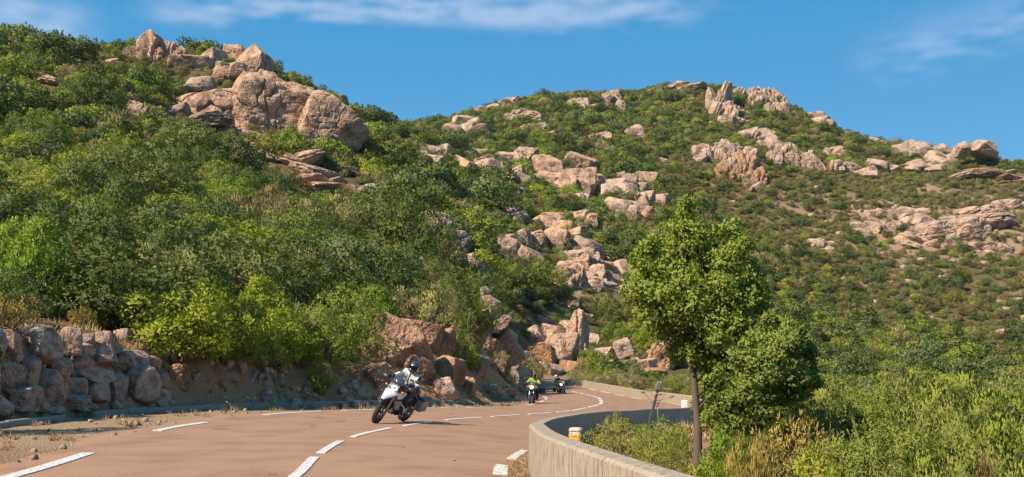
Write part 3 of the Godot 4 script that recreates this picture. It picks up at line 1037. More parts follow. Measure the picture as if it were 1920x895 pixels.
	outcrop(1190, 256, 24, 16, 2, "round", "rock_far", "lone pale boulder in the middle of the far green slope", "the lone pale boulder")
	outcrop(1352, 205, 54, 62, 10, "flute", "rock_far", "ragged column of grey crags below the far summit", "the ragged grey column")
	outcrop(1378, 226, 42, 20, 4, "jag", "rock_far", "spur of broken rock at the foot of the ragged column", "the broken spur")
	outcrop(1438, 186, 66, 40, 9, "flute", "rock_far", "sheer upright cliff under the shoulder of the far summit", "the sheer upright cliff")
	outcrop(1462, 206, 40, 26, 5, "flute", "rock_far", "lower step of the sheer upright cliff", "the lower cliff step")
	outcrop(1536, 219, 54, 22, 5, "round", "rock_far", "smooth skyline rocks descending from the far summit", "the descending skyline rocks")
	outcrop(1648, 255, 30, 8, 3, "round", "rock_far", "flat low stones on the long far ridge", "the flat ridge stones")
	outcrop(1384, 306, 78, 44, 9, "flute", "rock_far", "grey cliff band across the middle of the far hill", "the grey cliff band")
	outcrop(1390, 330, 84, 42, 7, "flute", "rock_orange", "orange stained lower face of the grey cliff band", "the orange stained face")
	outcrop(1320, 298, 40, 26, 5, "jag", "rock_far", "broken rocks beside the grey cliff band", "the broken side rocks")
	outcrop(1424, 262, 46, 26, 6, "jag", "rock_far", "stepped rocks climbing above the grey cliff band", "the climbing steps")
	outcrop(1470, 296, 50, 40, 6, "flute", "rock_far", "second cliff band further along the far hill", "the second cliff band")
	outcrop(1512, 306, 44, 36, 5, "flute", "rock_far", "blunt end of the second cliff band", "the blunt cliff end")
	outcrop(1404, 358, 34, 24, 4, "block", "rock_orange", "orange rubble at the foot of the stained face", "the orange rubble")
	outcrop(1700, 282, 66, 34, 7, "round", "rock_far", "pale boulders among shrubs below the long far ridge", "the pale ridge boulders")
	outcrop(1768, 300, 54, 40, 7, "round", "rock_far", "larger rounded boulders downhill of the ridge", "the larger ridge boulders")
	outcrop(1640, 325, 70, 30, 7, "round", "rock_far", "scatter of pink boulders on the thinning slope", "the thinning slope scatter")
	outcrop(1580, 320, 40, 20, 4, "jag", "rock_far", "short pink ledge beyond the second cliff band", "the short pink ledge")
	outcrop(1830, 330, 100, 18, 6, "slab", "rock_far", "long pale ledges under the twin skyline boulders", "the long pale ledges")
	outcrop(1900, 342, 60, 14, 4, "slab", "rock_far", "flat ledge at the far end of the pale ledges", "the far flat ledge")
	outcrop(1785, 432, 110, 50, 4, "whale", "rock_far", "broad bare pink slab on the dry slope", "the broad dry slab")
	outcrop(1700, 415, 80, 34, 7, "round", "rock_far", "stony patch uphill of the broad dry slab", "the stony patch")
	outcrop(1622, 432, 50, 18, 5, "round", "rock_far", "low stones at the edge of the dry slope", "the low edge stones")
	outcrop(1895, 384, 44, 22, 3, "slab", "rock_far", "pink ledge cut by shrubs above the dry slope", "the cut pink ledge")
	outcrop(1860, 470, 60, 30, 6, "round", "rock_far", "loose boulders at the lower rim of the dry slope", "the lower rim boulders")
	outcrop(1540, 460, 40, 18, 5, "round", "rock_far", "bare stony gap beside the grey dead shrubs", "the bare stony gap")
	outcrop(1372, 196, 34, 40, 6, "flute", "rock_far", "narrow broken rib beside the ragged grey column", "the narrow broken rib")
	outcrop(1420, 172, 40, 24, 6, "flute", "rock_far", "upper edge of the sheer upright cliff on the skyline", "the upper cliff edge")
	outcrop(1360, 290, 50, 30, 7, "flute", "rock_far", "upper shelf of the grey cliff band", "the upper shelf")
	outcrop(1446, 282, 40, 30, 6, "jag", "rock_far", "broken link between the two cliff bands", "the broken link")
	outcrop(1560, 290, 40, 18, 5, "jag", "rock_far", "small crag uphill of the short pink ledge", "the small upper crag")
	outcrop(1730, 320, 60, 24, 8, "round", "rock_far", "boulder scatter between ridge boulders and dry slope", "the boulder scatter")
	outcrop(1830, 400, 70, 24, 7, "slab", "rock_far", "stepped pink ledges above the broad dry slab", "the stepped dry ledges")
	outcrop(1720, 455, 70, 24, 7, "slab", "rock_far", "low pink ledges beside the broad dry slab", "the low dry ledges")
	outcrop(1640, 400, 50, 20, 6, "round", "rock_far", "half buried stones uphill of the low edge stones", "the half buried stones")
	outcrop(1120, 258, 30, 16, 4, "jag", "rock_far", "small pale crag in the upper green slope", "the small upper green crag")
	outcrop(1010, 250, 40, 16, 5, "jag", "rock_far", "pale broken stones under the scattered upper crags", "the pale broken stones")
	outcrop(1240, 300, 26, 14, 4, "block", "rock_far", "tiny pale group on the far green slope", "the tiny pale group")
	outcrop(1865, 632, 44, 16, 3, "slab", "rock_far", "pale flat rock low on the slope above the heather", "the pale flat rock")
	big_rock(1803, 280, 34, 24, 7, "rock_far", -10, "smaller turtle shaped boulder standing on the far ridge", "the turtle shaped boulder", 402)
	big_rock(1846, 284, 58, 27, 6, "rock_far", 12, "long hump backed boulder lying beside the turtle boulder", "the hump backed boulder", 402)

func big_rock(px: float, py: float, w: float, h: float, shape: int, mat: String, tilt: float, label: String, phrase: String, d: float, deep := 0.8, clear := true) -> void:
	var o := place_rock("boulder", null, px, py, d, w * 1.04, h * 1.08, deep, tilt, shape, mat, [0.0, 0.35, -0.3, PI, PI + 0.3][rng.randi() % 5])
	tag(o, label, "boulder", "single rocks")
	if clear:
		keep_clear.append([o.position.x, o.position.z, w * d / F * 0.36, px, py, w, h, d])
		marks.append([px, py, phrase, d])

# boulders of the dry wall on the hill side: column, row, width, height in the photograph
const WALL := [[18, 645, 42, 53], [72, 657, 67, 65], [128, 650, 46, 49], [197, 642, 42, 39], [232, 638, 39, 39], [264, 649, 32, 35], [10, 708, 62, 60], [55, 696, 39, 56], [106, 689, 39, 35], [148, 682, 53, 32], [192, 671, 46, 35], [239, 680, 60, 42], [278, 682, 42, 28], [172, 701, 63, 27], [95, 728, 53, 67], [141, 722, 46, 34], [179, 737, 46, 42], [216, 728, 42, 56], [264, 731, 58, 65], [295, 712, 42, 33], [304, 745, 34, 32], [39, 745, 77, 53], [137, 756, 67, 32], [37, 735, 28, 18], [313, 665, 34, 28], [-30, 650, 60, 60], [-40, 705, 60, 66], [-25, 760, 60, 50], [-90, 680, 70, 80], [-95, 750, 66, 60], [215, 760, 20, 18], [234, 756, 20, 18], [105, 772, 24, 14], [75, 692, 22, 20], [160, 660, 24, 22], [118, 708, 20, 16], [196, 715, 22, 22], [246, 705, 26, 18], [160, 640, 30, 26], [210, 655, 26, 24], [276, 760, 22, 16], [75, 763, 30, 22], [8, 768, 30, 20], [170, 765, 26, 14]]

func build_boulder_wall() -> void:
	var base := on_ground(140, 24.0)
	var wall := thing("boulder_wall", base, "dry retaining wall of big rough granite boulders beside the verge", "stone wall")
	for b in WALL:
		var px: float = b[0]
		var d := F / (88.0 - 0.1 * px)
		d = clampf(hit(px, b[1], d - 3.0), d - 2.5, d + 2.0) - 0.28       # the wall leans back into the slope
		var o := place_rock("boulder", wall, px, b[1], d, b[2] * 1.16, b[3] * 1.16, rng.randf_range(0.85, 1.1), rng.randf_range(-14, 14), [0, 1, 2, 3, 4, 5, 6, 7][rng.randi() % 8], "rock_wall" if rng.randf() < 0.55 else "rock_wallpink", fposmod(rng.randf_range(-0.9, 0.9), TAU))
	# half-buried boulders past the end of the wall
	var k := 0
	var said := ["brown boulder half buried in the bank at the end of the boulder wall", "small brown stone in the bank next to the half buried boulder", "smallest stone of the row in the bank past the boulder wall", "low rounded stone in the shaded bank under the bright shrub", "flat stone at the foot of the shaded bank", "reddish stone sticking out of the shaded bank", "brown block beneath the overhanging strawberry tree", "small block beside the brown block in the bank"]
	for b in [[334, 712, 48, 50, 33.4], [363, 708, 30, 24, 34.2], [386, 717, 22, 22, 34.5], [430, 712, 36, 26, 35.8], [405, 745, 26, 14, 34.6], [470, 706, 34, 34, 36.6], [330, 745, 26, 22, 32.0], [520, 716, 30, 26, 37.5]]:
		big_rock(b[0], b[1], b[2], b[3], [5, 1, 2, 6, 7, 3, 4, 0][k], "rock_red" if k % 2 == 0 else "rock_wall", rng.randf_range(-15, 15), said[k], "", hit(b[0], b[1], 24.0) + 0.1, 1.0, false)
		k += 1

func build_cuttings() -> void:
	var crag := func(called: String, label: String, phrase: String, list: Array) -> void:
		var a: Array = list[0]
		var o := thing(called, on_ground(a[0], a[4]), label, "cliff", "rock cuttings beside the road")
		for b in list:
			b[4] = clampf(hit(b[0], b[1] + b[3] * 0.1, b[4] * 0.8), b[4] - 7.0, b[4] + 8.0) + b[2] * b[4] / F * 0.22
			place_rock("rock", o, b[0], b[1], b[4], b[2], b[3], b[6] if b.size() > 6 else 0.9, b[5], b[7] if b.size() > 7 else [0, 1, 2, 3, 4, 5, 16, 17][rng.randi() % 8], b[8] if b.size() > 8 else "rock_orange")
			if b[1] < 690.0: keep_clear.append([P(b[0], b[1], b[4]).x, -b[4], b[2] * b[4] / F * 0.5, b[0], b[1], b[2], b[3], b[4]])
		marks.append([a[0], a[1], phrase, a[4]])
	crag.call("rock_cutting", "reddish rock face rising straight from the verge behind the first motorcycle", "the reddish rock face", [
		[745, 672, 150, 150, 44.5, 14, 0.8, 0, "rock_red"], [790, 640, 110, 100, 44.5, 16, 0.8, 3, "rock_red"], [818, 656, 66, 84, 43.2, 6, 0.9, 1, "rock_orange"], [838, 704, 70, 84, 42.8, 8, 0.9, 2, "rock_orange"], [826, 738, 66, 50, 42.0, -6, 0.9, 5, "rock_pink"],
		[874, 732, 44, 58, 43.0, 24, 0.9, 4, "rock_orange"], [700, 712, 80, 70, 42.0, -12, 0.8, 4, "rock_red"], [732, 738, 90, 36, 41.5, 5, 0.8, 5, "rock_orange"], [772, 616, 80, 50, 45.4, 20, 0.9, 2, "rock_orange"], [782, 706, 66, 90, 43.4, 20, 0.9, 17, "rock_red"], [664, 706, 50, 56, 42.4, -20, 0.9, 1, "rock_red"], [682, 748, 40, 22, 41.0, 0, 0.9, 6, "rock_orange"], [846, 640, 40, 60, 45.0, 20, 0.9, 16, "rock_red"], [700, 668, 60, 60, 43.5, -10, 0.9, 17, "rock_orange"]])
	crag.call("rock_cutting", "long slanting granite rib running down to the verge past the reddish face", "the slanting granite rib", [
		[912, 574, 46, 44, 70, 38, 1.1, 0, "rock_pink"], [930, 602, 54, 56, 70, 42, 1.1, 2, "rock_pink"], [944, 636, 50, 54, 71, 46, 1.1, 4, "rock_pink"], [962, 668, 46, 50, 72, 44, 1.1, 1, "rock_pink"], [978, 700, 34, 34, 74, 36, 1.1, 3, "rock_pink"],
		[900, 622, 46, 70, 64, 24, 1.1, 16, "rock_red"], [918, 660, 46, 64, 62, 34, 1.0, 17, "rock_red"], [936, 696, 44, 56, 60, 20, 1.0, 5, "rock_red"], [896, 696, 40, 70, 55, 18, 1.0, 1, "rock_red"], [958, 714, 38, 44, 64, 10, 1.0, 4, "rock_grey"], [880, 656, 40, 70, 57, 24, 0.9, 17, "rock_red"], [906, 552, 28, 24, 71, -10, 0.9, 5, "rock_pale"], [916, 735, 44, 26, 52, -8, 0.9, 0, "rock_grey"], [950, 738, 34, 20, 56, 0, 0.9, 2, "rock_red"], [978, 722, 28, 30, 68, 5, 0.9, 3, "rock_pink"]])
	crag.call("rock_cutting", "broken ochre cliff closing the view where the road disappears", "the ochre cliff at the bend", [
		[1050, 668, 74, 92, 117, 4, 0.9, 1, "rock_pink"], [1080, 644, 60, 104, 119, 0, 0.9, 9, "rock_pink"], [1014, 674, 66, 70, 117, -12, 0.9, 2, "rock_orange"], [1062, 692, 54, 44, 114, 0, 0.9, 3, "rock_orange"], [1026, 696, 52, 32, 114, 5, 0.9, 0, "rock_pale"], [990, 690, 44, 50, 115, -14, 0.9, 16, "rock_grey"], [1094, 690, 36, 46, 115, 8, 0.9, 4, "rock_orange"], [1112, 644, 40, 34, 124, 0, 0.9, 5, "rock_pale"], [1072, 580, 40, 40, 140, 0, 0.9, 2, "rock_pink"], [1000, 642, 50, 50, 120, -18, 0.9, 5, "rock_pink"], [1036, 636, 54, 56, 121, 0, 0.9, 0, "rock_pink"], [1066, 618, 40, 40, 124, 10, 0.9, 17, "rock_pale"], [1020, 610, 44, 40, 126, 24, 0.9, 3, "rock_pink"], [1130, 668, 40, 34, 118, 0, 0.9, 1, "rock_pale"], [1100, 600, 34, 30, 136, 0, 0.9, 4, "rock_pink"]])
	crag.call("rock_cutting", "cracked ochre cliff behind the shrubs by the young tree", "the cracked ochre cliff", [
		[1240, 684, 70, 76, 114, 6, 0.9, 9, "rock_orange"], [1278, 682, 60, 84, 115, -6, 0.9, 10, "rock_orange"], [1212, 694, 54, 56, 112, 0, 0.9, 3, "rock_pink"], [1312, 684, 66, 80, 116, 0, 0.9, 11, "rock_pink"], [1190, 702, 44, 30, 109, 0, 0.9, 5, "rock_pale"], [1225, 702, 60, 30, 108, 0, 0.9, 4, "rock_orange"], [1258, 664, 36, 50, 116, 12, 0.9, 16, "rock_pink"], [1226, 672, 30, 44, 114, -20, 0.9, 17, "rock_orange"]])
	big_rock(1170, 655, 44, 42, 4, "rock_pale", -12, "large pale boulder resting on the low stone terrace", "the large pale boulder", 119)
	big_rock(1188, 678, 24, 15, 7, "rock_pale", 0, "small rounded stone below the large pale boulder", "the small rounded stone", 112, 0.9, false)
	big_rock(1204, 568, 40, 26, 3, "rock_pink", 0, "pink block with a bare dead branch above the terrace", "the block with the branch", 150)
	# low stone terrace
	var t := thing("terrace_wall", on_ground(1165, 112), "low dry stone terrace wall above the outer bend", "stone wall")
	for r in 2:
		for c in 7:
			place_rock("stone", t, 1134.0 + c * 11.5 + r * 5.0, 690.0 - r * 9.5, 110.5 + r * 0.5, 14.0, 11.5, 1.0, rng.randf_range(-5, 5), c % 6, "rock_pale")

# ------------------------------------------------------------------ plants
# A crown is hundreds to thousands of separate leaves on sprigs, spread over the outside of many small lobes.
func crown_mesh(seed_: int, env: Vector3, lobes: int, lobe_r: float, sprigs: int, per: int, leaf: float, wide: float, style: int, lobe_list: Array = []) -> ArrayMesh:
	var r := RandomNumberGenerator.new()
	r.seed = seed_
	var L := []
	if lobe_list.size():
		for q in lobe_list:
			L.append([q[0], q[1]])
			for i in 4:      # side shoots that break the outline
				var d := Vector3(r.randfn(), r.randfn() * 0.7 + 0.45, r.randfn()).normalized()
				L.append([(q[0] as Vector3) + d * q[1] * r.randf_range(0.75, 1.15), q[1] * r.randf_range(0.3, 0.5)])
	else:
		for i in lobes:
			var d := Vector3(r.randfn(), absf(r.randfn()) * 0.9 - (0.25 if style == 2 else 0.62), r.randfn()).normalized()
			var f := pow(r.randf(), 0.4)
			var rr := lobe_r * r.randf_range(0.65, 1.2)
			L.append([d * f * (env - Vector3.ONE * rr * 0.7) + Vector3(0, env.y * 0.72, 0), rr])
	var area := []
	var sum := 0.0
	for q in L:
		sum += q[1] * q[1]
		area.append(sum)
	var v := PackedVector3Array()
	var nn := PackedVector3Array()
	var cc := PackedColorArray()
	var idx := PackedInt32Array()
	var made := 0
	var tries := 0
	while made < sprigs and tries < sprigs * 6:
		tries += 1
		var pick := r.randf() * sum
		var li := 0
		while area[li] < pick: li += 1
		var lc: Vector3 = L[li][0]
		var lr: float = L[li][1]
		var d := Vector3(r.randfn(), r.randfn() + 0.25, r.randfn()).normalized()
		var p := lc + d * lr * (1.0 - 0.45 * pow(r.randf(), 2.2)) * Vector3(1.0, 0.88, 1.0)
		if lobe_list.size(): p = lc + d * lr * (0.4 + 1.15 * pow(r.randf(), 1.1))
		if p.y < 0.01: continue
		var buried := false
		for q in L:
			if q[0] != lc and p.distance_squared_to(q[0]) < pow(q[1] * (0.72 if lobe_list.is_empty() else 0.5), 2.0):
				buried = true
				break
		if buried: continue
		made += 1
		var tone := r.randf_range(0.74, 1.26)
		var warm := r.randfn() * 0.07
		if lobe_list.size() and r.randf() < 0.4:      # paler new leaves at the shoot tips
			tone *= 1.4
			warm += 0.12
		for k in per:
			var side := Vector3(r.randfn(), r.randfn(), r.randfn()).normalized()
			var axis: Vector3
			var at := p
			if style == 0:        # rosette of broad leaves
				axis = (d * 0.55 + side).normalized()
				at += side * leaf * 0.35
			elif style == 1:      # upright needle shoots
				axis = (d * 0.45 + Vector3.UP * 0.85 + side * 0.45).normalized()
				at += side * leaf * 0.5
			else:                 # bare twigs
				axis = (d * 0.7 + Vector3.UP * 0.4 + side * 0.8).normalized()
				at += side * leaf * 0.3
			var len := leaf * r.randf_range(0.7, 1.3)
			var wv := axis.cross(d + side * 0.7).normalized() * len * wide * 0.5
			var g := axis.cross(wv).normalized()
			var out_ := (d + Vector3.UP * 0.25).normalized()
			if g.dot(out_) < 0.0: g = -g
			var n := (g + out_ * 1.3).normalized()
			var tip := at + axis * len
			var mid := at + axis * len * 0.5 + g * len * 0.06
			var b := v.size()
			v.append_array([at, mid - wv, tip, mid + wv])
			for q in 4: nn.append(n)
			var t := tone * r.randf_range(0.86, 1.14)
			var c := Color(t * (1.0 + warm + r.randfn() * 0.04), t, t * (1.0 - warm))
			if r.randf() < 0.02 and style == 0: c = Color(1.9, 1.0, 0.8)
			for q in 4: cc.append(c)
			if (tip - at).cross(mid - wv - at).dot(g) > 0.0:
				idx.append_array([b, b + 1, b + 2, b, b + 2, b + 3])
			else:
				idx.append_array([b, b + 2, b + 1, b, b + 3, b + 2])
	var arr := []
	arr.resize(Mesh.ARRAY_MAX)
	arr[Mesh.ARRAY_VERTEX] = v
	arr[Mesh.ARRAY_NORMAL] = nn
	arr[Mesh.ARRAY_COLOR] = cc
	arr[Mesh.ARRAY_INDEX] = idx
	var m := ArrayMesh.new()
	m.add_surface_from_arrays(Mesh.PRIMITIVE_TRIANGLES, arr)
	return m

func stems_mesh(seed_: int, count: int, height: float, spread: float, rad: float) -> ArrayMesh:
	var r := RandomNumberGenerator.new()
	r.seed = seed_
	var g := G.new()
	for i in count:
		var a := r.randf() * TAU
		var top := Vector3(cos(a) * spread * r.randf_range(0.4, 1.0), height * r.randf_range(0.75, 1.1), sin(a) * spread * r.randf_range(0.4, 1.0))
		var mid := top * 0.5 + Vector3(r.randfn(), 0, r.randfn()) * 0.08
		mid.y = height * 0.42
		g.tube([Vector3(r.randfn() * 0.04, -0.15, r.randfn() * 0.04), mid * Vector3(0.5, 0.5, 0.5), mid, top], [rad, rad * 0.85, rad * 0.6, rad * 0.2], 6)
		for k in 2:
			var b := mid.lerp(top, r.randf_range(0.1, 0.5))
			g.tube([b, b + Vector3(r.randfn() * 0.25, r.randf_range(0.15, 0.4), r.randfn() * 0.25)], [rad * 0.45, rad * 0.12], 5)
	return g.done()

var crowns := {}       # kind -> shared crown shapes, about one unit in radius
var far_crowns := {}
var stems := []
const KINDS := {
	# kind: [leaf finish, colours (real-world, linear), word for labels, height to width]
	"holm_oak": ["leaf", [Color(0.128, 0.149, 0.036), Color(0.103, 0.130, 0.036), Color(0.177, 0.192, 0.052), Color(0.140, 0.168, 0.055)], ["dark green holm oak", "deep green holm oak", "dull green holm oak", "blue green holm oak"]],
	"mastic_shrub": ["leaf", [Color(0.244, 0.274, 0.044), Color(0.205, 0.251, 0.039), Color(0.299, 0.281, 0.055)], ["mid green mastic shrub", "fresh green mastic shrub", "olive green mastic shrub"]],
	"strawberry_tree": ["leaf", [Color(0.194, 0.266, 0.029), Color(0.276, 0.307, 0.029), Color(0.278, 0.299, 0.032)], ["bright green strawberry tree", "light green strawberry tree", "yellow green strawberry tree"]],
	"heather_shrub": ["dull", [Color(0.308, 0.279, 0.121), Color(0.286, 0.225, 0.114), Color(0.342, 0.313, 0.129)], ["grey green heather", "brownish heather", "pale green heather"]],
	"rockrose_shrub": ["dry", [Color(0.310, 0.230, 0.060), Color(0.210, 0.165, 0.070), Color(0.195, 0.108, 0.053)], ["ochre rockrose", "faded brown rockrose", "rust brown rockrose"]],
	"dead_shrub": ["dry", [Color(0.22, 0.19, 0.155), Color(0.25, 0.20, 0.15)], ["bare grey dead shrub", "bleached dead shrub"]],
}

func make_crowns() -> void:
	var e := Vector3(1.0, 0.75, 1.0)
	crowns = {
		"holm_oak": [crown_mesh(1, Vector3(1, 0.9, 1), 22, 0.36, 1300, 5, 0.060, 0.5, 0), crown_mesh(2, Vector3(1, 0.95, 0.95), 26, 0.31, 1300, 5, 0.060, 0.5, 0), crown_mesh(3, Vector3(1, 0.8, 1), 18, 0.40, 1300, 5, 0.058, 0.55, 0)],
		"mastic_shrub": [crown_mesh(4, e, 20, 0.36, 1250, 5, 0.056, 0.42, 0), crown_mesh(5, e, 26, 0.3, 1250, 5, 0.053, 0.42, 0)],
		"strawberry_tree": [crown_mesh(6, Vector3(1, 0.95, 1), 22, 0.32, 1000, 6, 0.085, 0.38, 0), crown_mesh(7, Vector3(1, 0.85, 1), 26, 0.3, 1000, 6, 0.08, 0.4, 0)],
		"heather_shrub": [crown_mesh(8, Vector3(0.95, 0.9, 0.95), 26, 0.3, 1100, 6, 0.095, 0.13, 1), crown_mesh(9, e, 28, 0.28, 1100, 6, 0.09, 0.13, 1)],
		"rockrose_shrub": [crown_mesh(10, e, 18, 0.34, 560, 5, 0.08, 0.35, 0), crown_mesh(11, e, 20, 0.32, 560, 5, 0.10, 0.2, 1)],
		"dead_shrub": [crown_mesh(12, e, 16, 0.4, 420, 5, 0.3, 0.035, 2), crown_mesh(13, e, 18, 0.36, 420, 5, 0.28, 0.035, 2)],
	}
	for k in crowns:
		var st := 1 if k == "heather_shrub" else (2 if k == "dead_shrub" else 0)
		far_crowns[k] = []
		for i in 2:
			far_crowns[k].append(crown_mesh(50 + i + k.length() * 3, Vector3(1, 0.85, 1), 15, 0.38, 400, 4, 0.125 if st == 0 else 0.2, 0.55 if st == 0 else (0.12 if st == 1 else 0.04), st))
	for i in 3: stems.append(stems_mesh(70 + i, 6 + i, 1.2, 0.6, 0.05))

# one plant with its own crown and stems: column, row of its foot (or a distance), width and height in pixels
func plant(kind: String, shade: int, at: Vector3, rad: float, height: float, label: String, group: String, shape := -1, far := false) -> Node3D:
	var K: Array = KINDS[kind]
	var mat := leaf_mat(K[0], K[1][shade % K[1].size()])
	var list: Array = far_crowns[kind] if far else crowns[kind]
	var mesh: Mesh = list[(shape if shape >= 0 else rng.randi()) % list.size()]
	var turn := Basis(Vector3.UP, rng.randf() * TAU)
	var top: float = mesh.get_aabb().end.y
	var sc := Vector3(rad, height / top, rad)
	var called: String = kind
	var cat := "tree" if kind in ["holm_oak", "strawberry_tree"] else "shrub"
	if far:
		var o := mi(called, mesh, mat)
		o.transform = Transform3D(turn * Basis.from_scale(sc), at)
		tag(o, label, cat, group)
		return o
	var t := thing(called, at, label, cat, group)
	var c := mi("crown", mesh, mat, t)
	c.basis = turn * Basis.from_scale(sc)
	var s := mi("stem", stems[rng.randi() % stems.size()], M.bark if kind != "dead_shrub" else M.twig, t)
	s.basis = turn * Basis.from_scale(Vector3(rad, height * 0.5, rad))
	return t

func plant_px(kind: String, shade: int, px: float, foot: float, w: float, h: float, label: String, d := 0.0, shape := -1) -> void:
	if d <= 0.0 or px < 900.0: d = hit(px, foot, 23.0)
	var k := d / F
	var at := on_ground(px, d, 0.1)
	# the crown's foot may stand above or below the row asked for: keep its top where the photograph has it
	var top := P(px, foot - h, d).y
	plant(kind, shade, at, w * k * (0.62 if px < 900.0 else 0.5), clampf(top - at.y, h * k * 0.6, maxf(h * k * 1.25, w * k * 0.55)), label, "shrubs beside the road", shape)
	marks.append([px, foot - h * 0.5, "", d])
	keep_clear.append([at.x, at.z, w * k * 0.33, px, -999.0, 0, 0, d])

func build_roadside_plants() -> void:
	plant_px("strawberry_tree", 0, 70, 598, 130, 205, "tall glossy bright green strawberry tree standing behind the boulder wall", 25.5)
	plant_px("strawberry_tree", 0, 10, 560, 90, 150, "bright green strawberry tree partly cut by the frame edge above the wall", 27.0)
	plant_px("rockrose_shrub", 0, 14, 622, 96, 84, "ochre yellow rockrose growing on top of the boulder wall", 22.6)
	plant_px("heather_shrub", 0, 182, 590, 84, 120, "slim grey green heather between dark oaks above the wall", 28.5)
	plant_px("heather_shrub", 1, 130, 560, 50, 110, "narrow dark heather with upright shoots behind the strawberry tree", 30.0)
	plant_px("rockrose_shrub", 0, 152, 618, 44, 48, "small orange rockrose on the wall top beside the dry stalks", 25.4)
	plant_px("dead_shrub", 0, 205, 616, 76, 66, "tangle of grey dead twigs on the wall top", 27.0)
	plant_px("dead_shrub", 1, 245, 600, 60, 60, "pale dead brush beside the overhanging yellow green shrub", 29.0)
	plant_px("heather_shrub", 2, 330, 560, 160, 118, "broad pale heather bush with a rounded top", 33.5)
	plant_px("dead_shrub", 0, 318, 500, 100, 60, "grey leafless brush sticking out over the broad pale heather", 35.0)
	plant_px("heather_shrub", 1, 236, 600, 50, 110, "dark upright heather in the gap beside the dead brush", 29.5)
	plant_px("strawberry_tree", 2, 330, 690, 180, 150, "large yellow green shrub hanging over the end of the boulder wall", 31.0)
	plant_px("strawberry_tree", 2, 420, 680, 150, 160, "yellow green shrub bulging toward the road past the boulder wall", 33.0)
	plant_px("strawberry_tree", 1, 480, 640, 130, 130, "light green shrub between the yellow green shrub and the oak", 36.0)
	plant_px("strawberry_tree", 1, 560, 690, 100, 100, "bright green low shrub over the shaded bank", 35.5)
	plant_px("mastic_shrub", 2, 500, 705, 90, 90, "olive shrub drooping over the shaded bank", 35.0)
	plant_px("rockrose_shrub", 2, 576, 640, 70, 60, "rust brown rockrose between the bright shrub and the dark strawberry tree", 36.5)
	plant_px("strawberry_tree", 2, 375, 640, 150, 120, "yellow green shrub crowning the end of the boulder wall")
	plant_px("strawberry_tree", 1, 520, 690, 130, 120, "light green shrub spilling down the middle of the bank")
	plant_px("strawberry_tree", 2, 450, 702, 110, 90, "low yellow green shrub hiding the top of the bank")
	plant_px("mastic_shrub", 1, 610, 700, 120, 130, "fresh green shrub spilling down beside the reddish face")
	plant_px("strawberry_tree", 0, 700, 640, 110, 110, "bright leafy shrub on the brow above the first motorcycle")
	plant_px("mastic_shrub", 2, 540, 640, 130, 100, "olive shrub behind the light green ones above the bank")
	plant_px("mastic_shrub", 0, 655, 680, 160, 150, "dense dark green shrub hanging above the reddish rock face", 39.5)
	plant_px("heather_shrub", 2, 575, 565, 210, 110, "wide olive bush with pale branches showing through", 40.0)
	plant_px("mastic_shrub", 2, 600, 740, 60, 70, "low drab shrub at the foot of the bank", 36.6)
	plant_px("strawberry_tree", 2, 592, 735, 34, 40, "tiny yellow green sprout by the kerb", 35.5)
	plant_px("heather_shrub", 1, 482, 470, 160, 130, "grey brown feathery heather in the middle of the near slope", 50.0)
	plant_px("heather_shrub", 2, 590, 465, 160, 110, "olive feathery heather beside the grey brown one", 52.0)
	plant_px("holm_oak", 2, 700, 470, 130, 130, "glossy grey green holm oak with a domed top above the road", 57.0)
	plant_px("holm_oak", 0, 770, 500, 130, 130, "dark dense holm oak leaning over the gully", 56.0)
	plant_px("holm_oak", 0, 650, 430, 90, 70, "dark holm oak behind the domed grey green one", 66.0)
	plant_px("holm_oak", 0, 832, 545, 80, 130, "narrow dark oak above the slanting granite rib", 58.0)
	plant_px("mastic_shrub", 1, 770, 590, 90, 70, "fresh green mastic on the brow of the reddish face", 48.0)
	plant_px("strawberry_tree", 2, 742, 560, 60, 64, "yellow green shrub tucked under the domed holm oak", 48.0)
	plant_px("rockrose_shrub", 2, 712, 555, 50, 56, "rust brown dry bush under the domed holm oak", 46.0)
	plant_px("rockrose_shrub", 2, 805, 570, 44, 60, "brown withered bush beside the narrow dark oak", 50.0)
	plant_px("mastic_shrub", 2, 830, 620, 60, 60, "olive mastic over the edge of the reddish face", 49.0)
	plant_px("heather_shrub", 0, 766, 618, 34, 30, "small grey tuft of heather on the reddish face", 43.5)
	plant_px("mastic_shrub", 0, 868, 690, 60, 110, "dark green shrub filling the cleft beside the reddish face", 50.0)
	plant_px("strawberry_tree", 2, 884, 700, 36, 50, "yellow green shrub at the bottom of the cleft", 49.0)
	plant_px("mastic_shrub", 1, 895, 625, 80, 70, "round mid green mastic clinging above the granite rib", 58.0)
	plant_px("holm_oak", 1, 182, 232, 106, 92, "big round dark holm oak high on the near slope")
	plant_px("holm_oak", 0, 245, 170, 70, 52, "dark holm oak above the upright broken crag")
	plant_px("holm_oak", 2, 372, 330, 130, 100, "large clumped holm oak under the whaleback slab", 88.0)
	plant_px("holm_oak", 1, 440, 345, 110, 100, "dark clumped holm oak beside the tilted slabs", 92.0)
	plant_px("strawberry_tree", 0, 428, 398, 80, 70, "vivid green tree in the middle of the near slope", 68.0)
	plant_px("strawberry_tree", 0, 542, 290, 60, 60, "vivid green pine like bush under the streaked face", 128.0)
	plant_px("holm_oak", 1, 520, 400, 110, 80, "dark green oak below the long stepped ledges", 80.0)
	plant_px("holm_oak", 2, 300, 420, 150, 140, "tall olive green oak on the slope above the broad heather", 52.0)
	plant_px("holm_oak", 0, 215, 470, 130, 140, "dark shadowy oak above the slim heather", 40.0)
	plant_px("holm_oak", 2, 330, 480, 150, 110, "leafy oak with pale leaf tips behind the dead brush", 42.0)
	plant_px("mastic_shrub", 2, 100, 420, 180, 110, "spreading olive bush above the tall strawberry tree", 46.0)
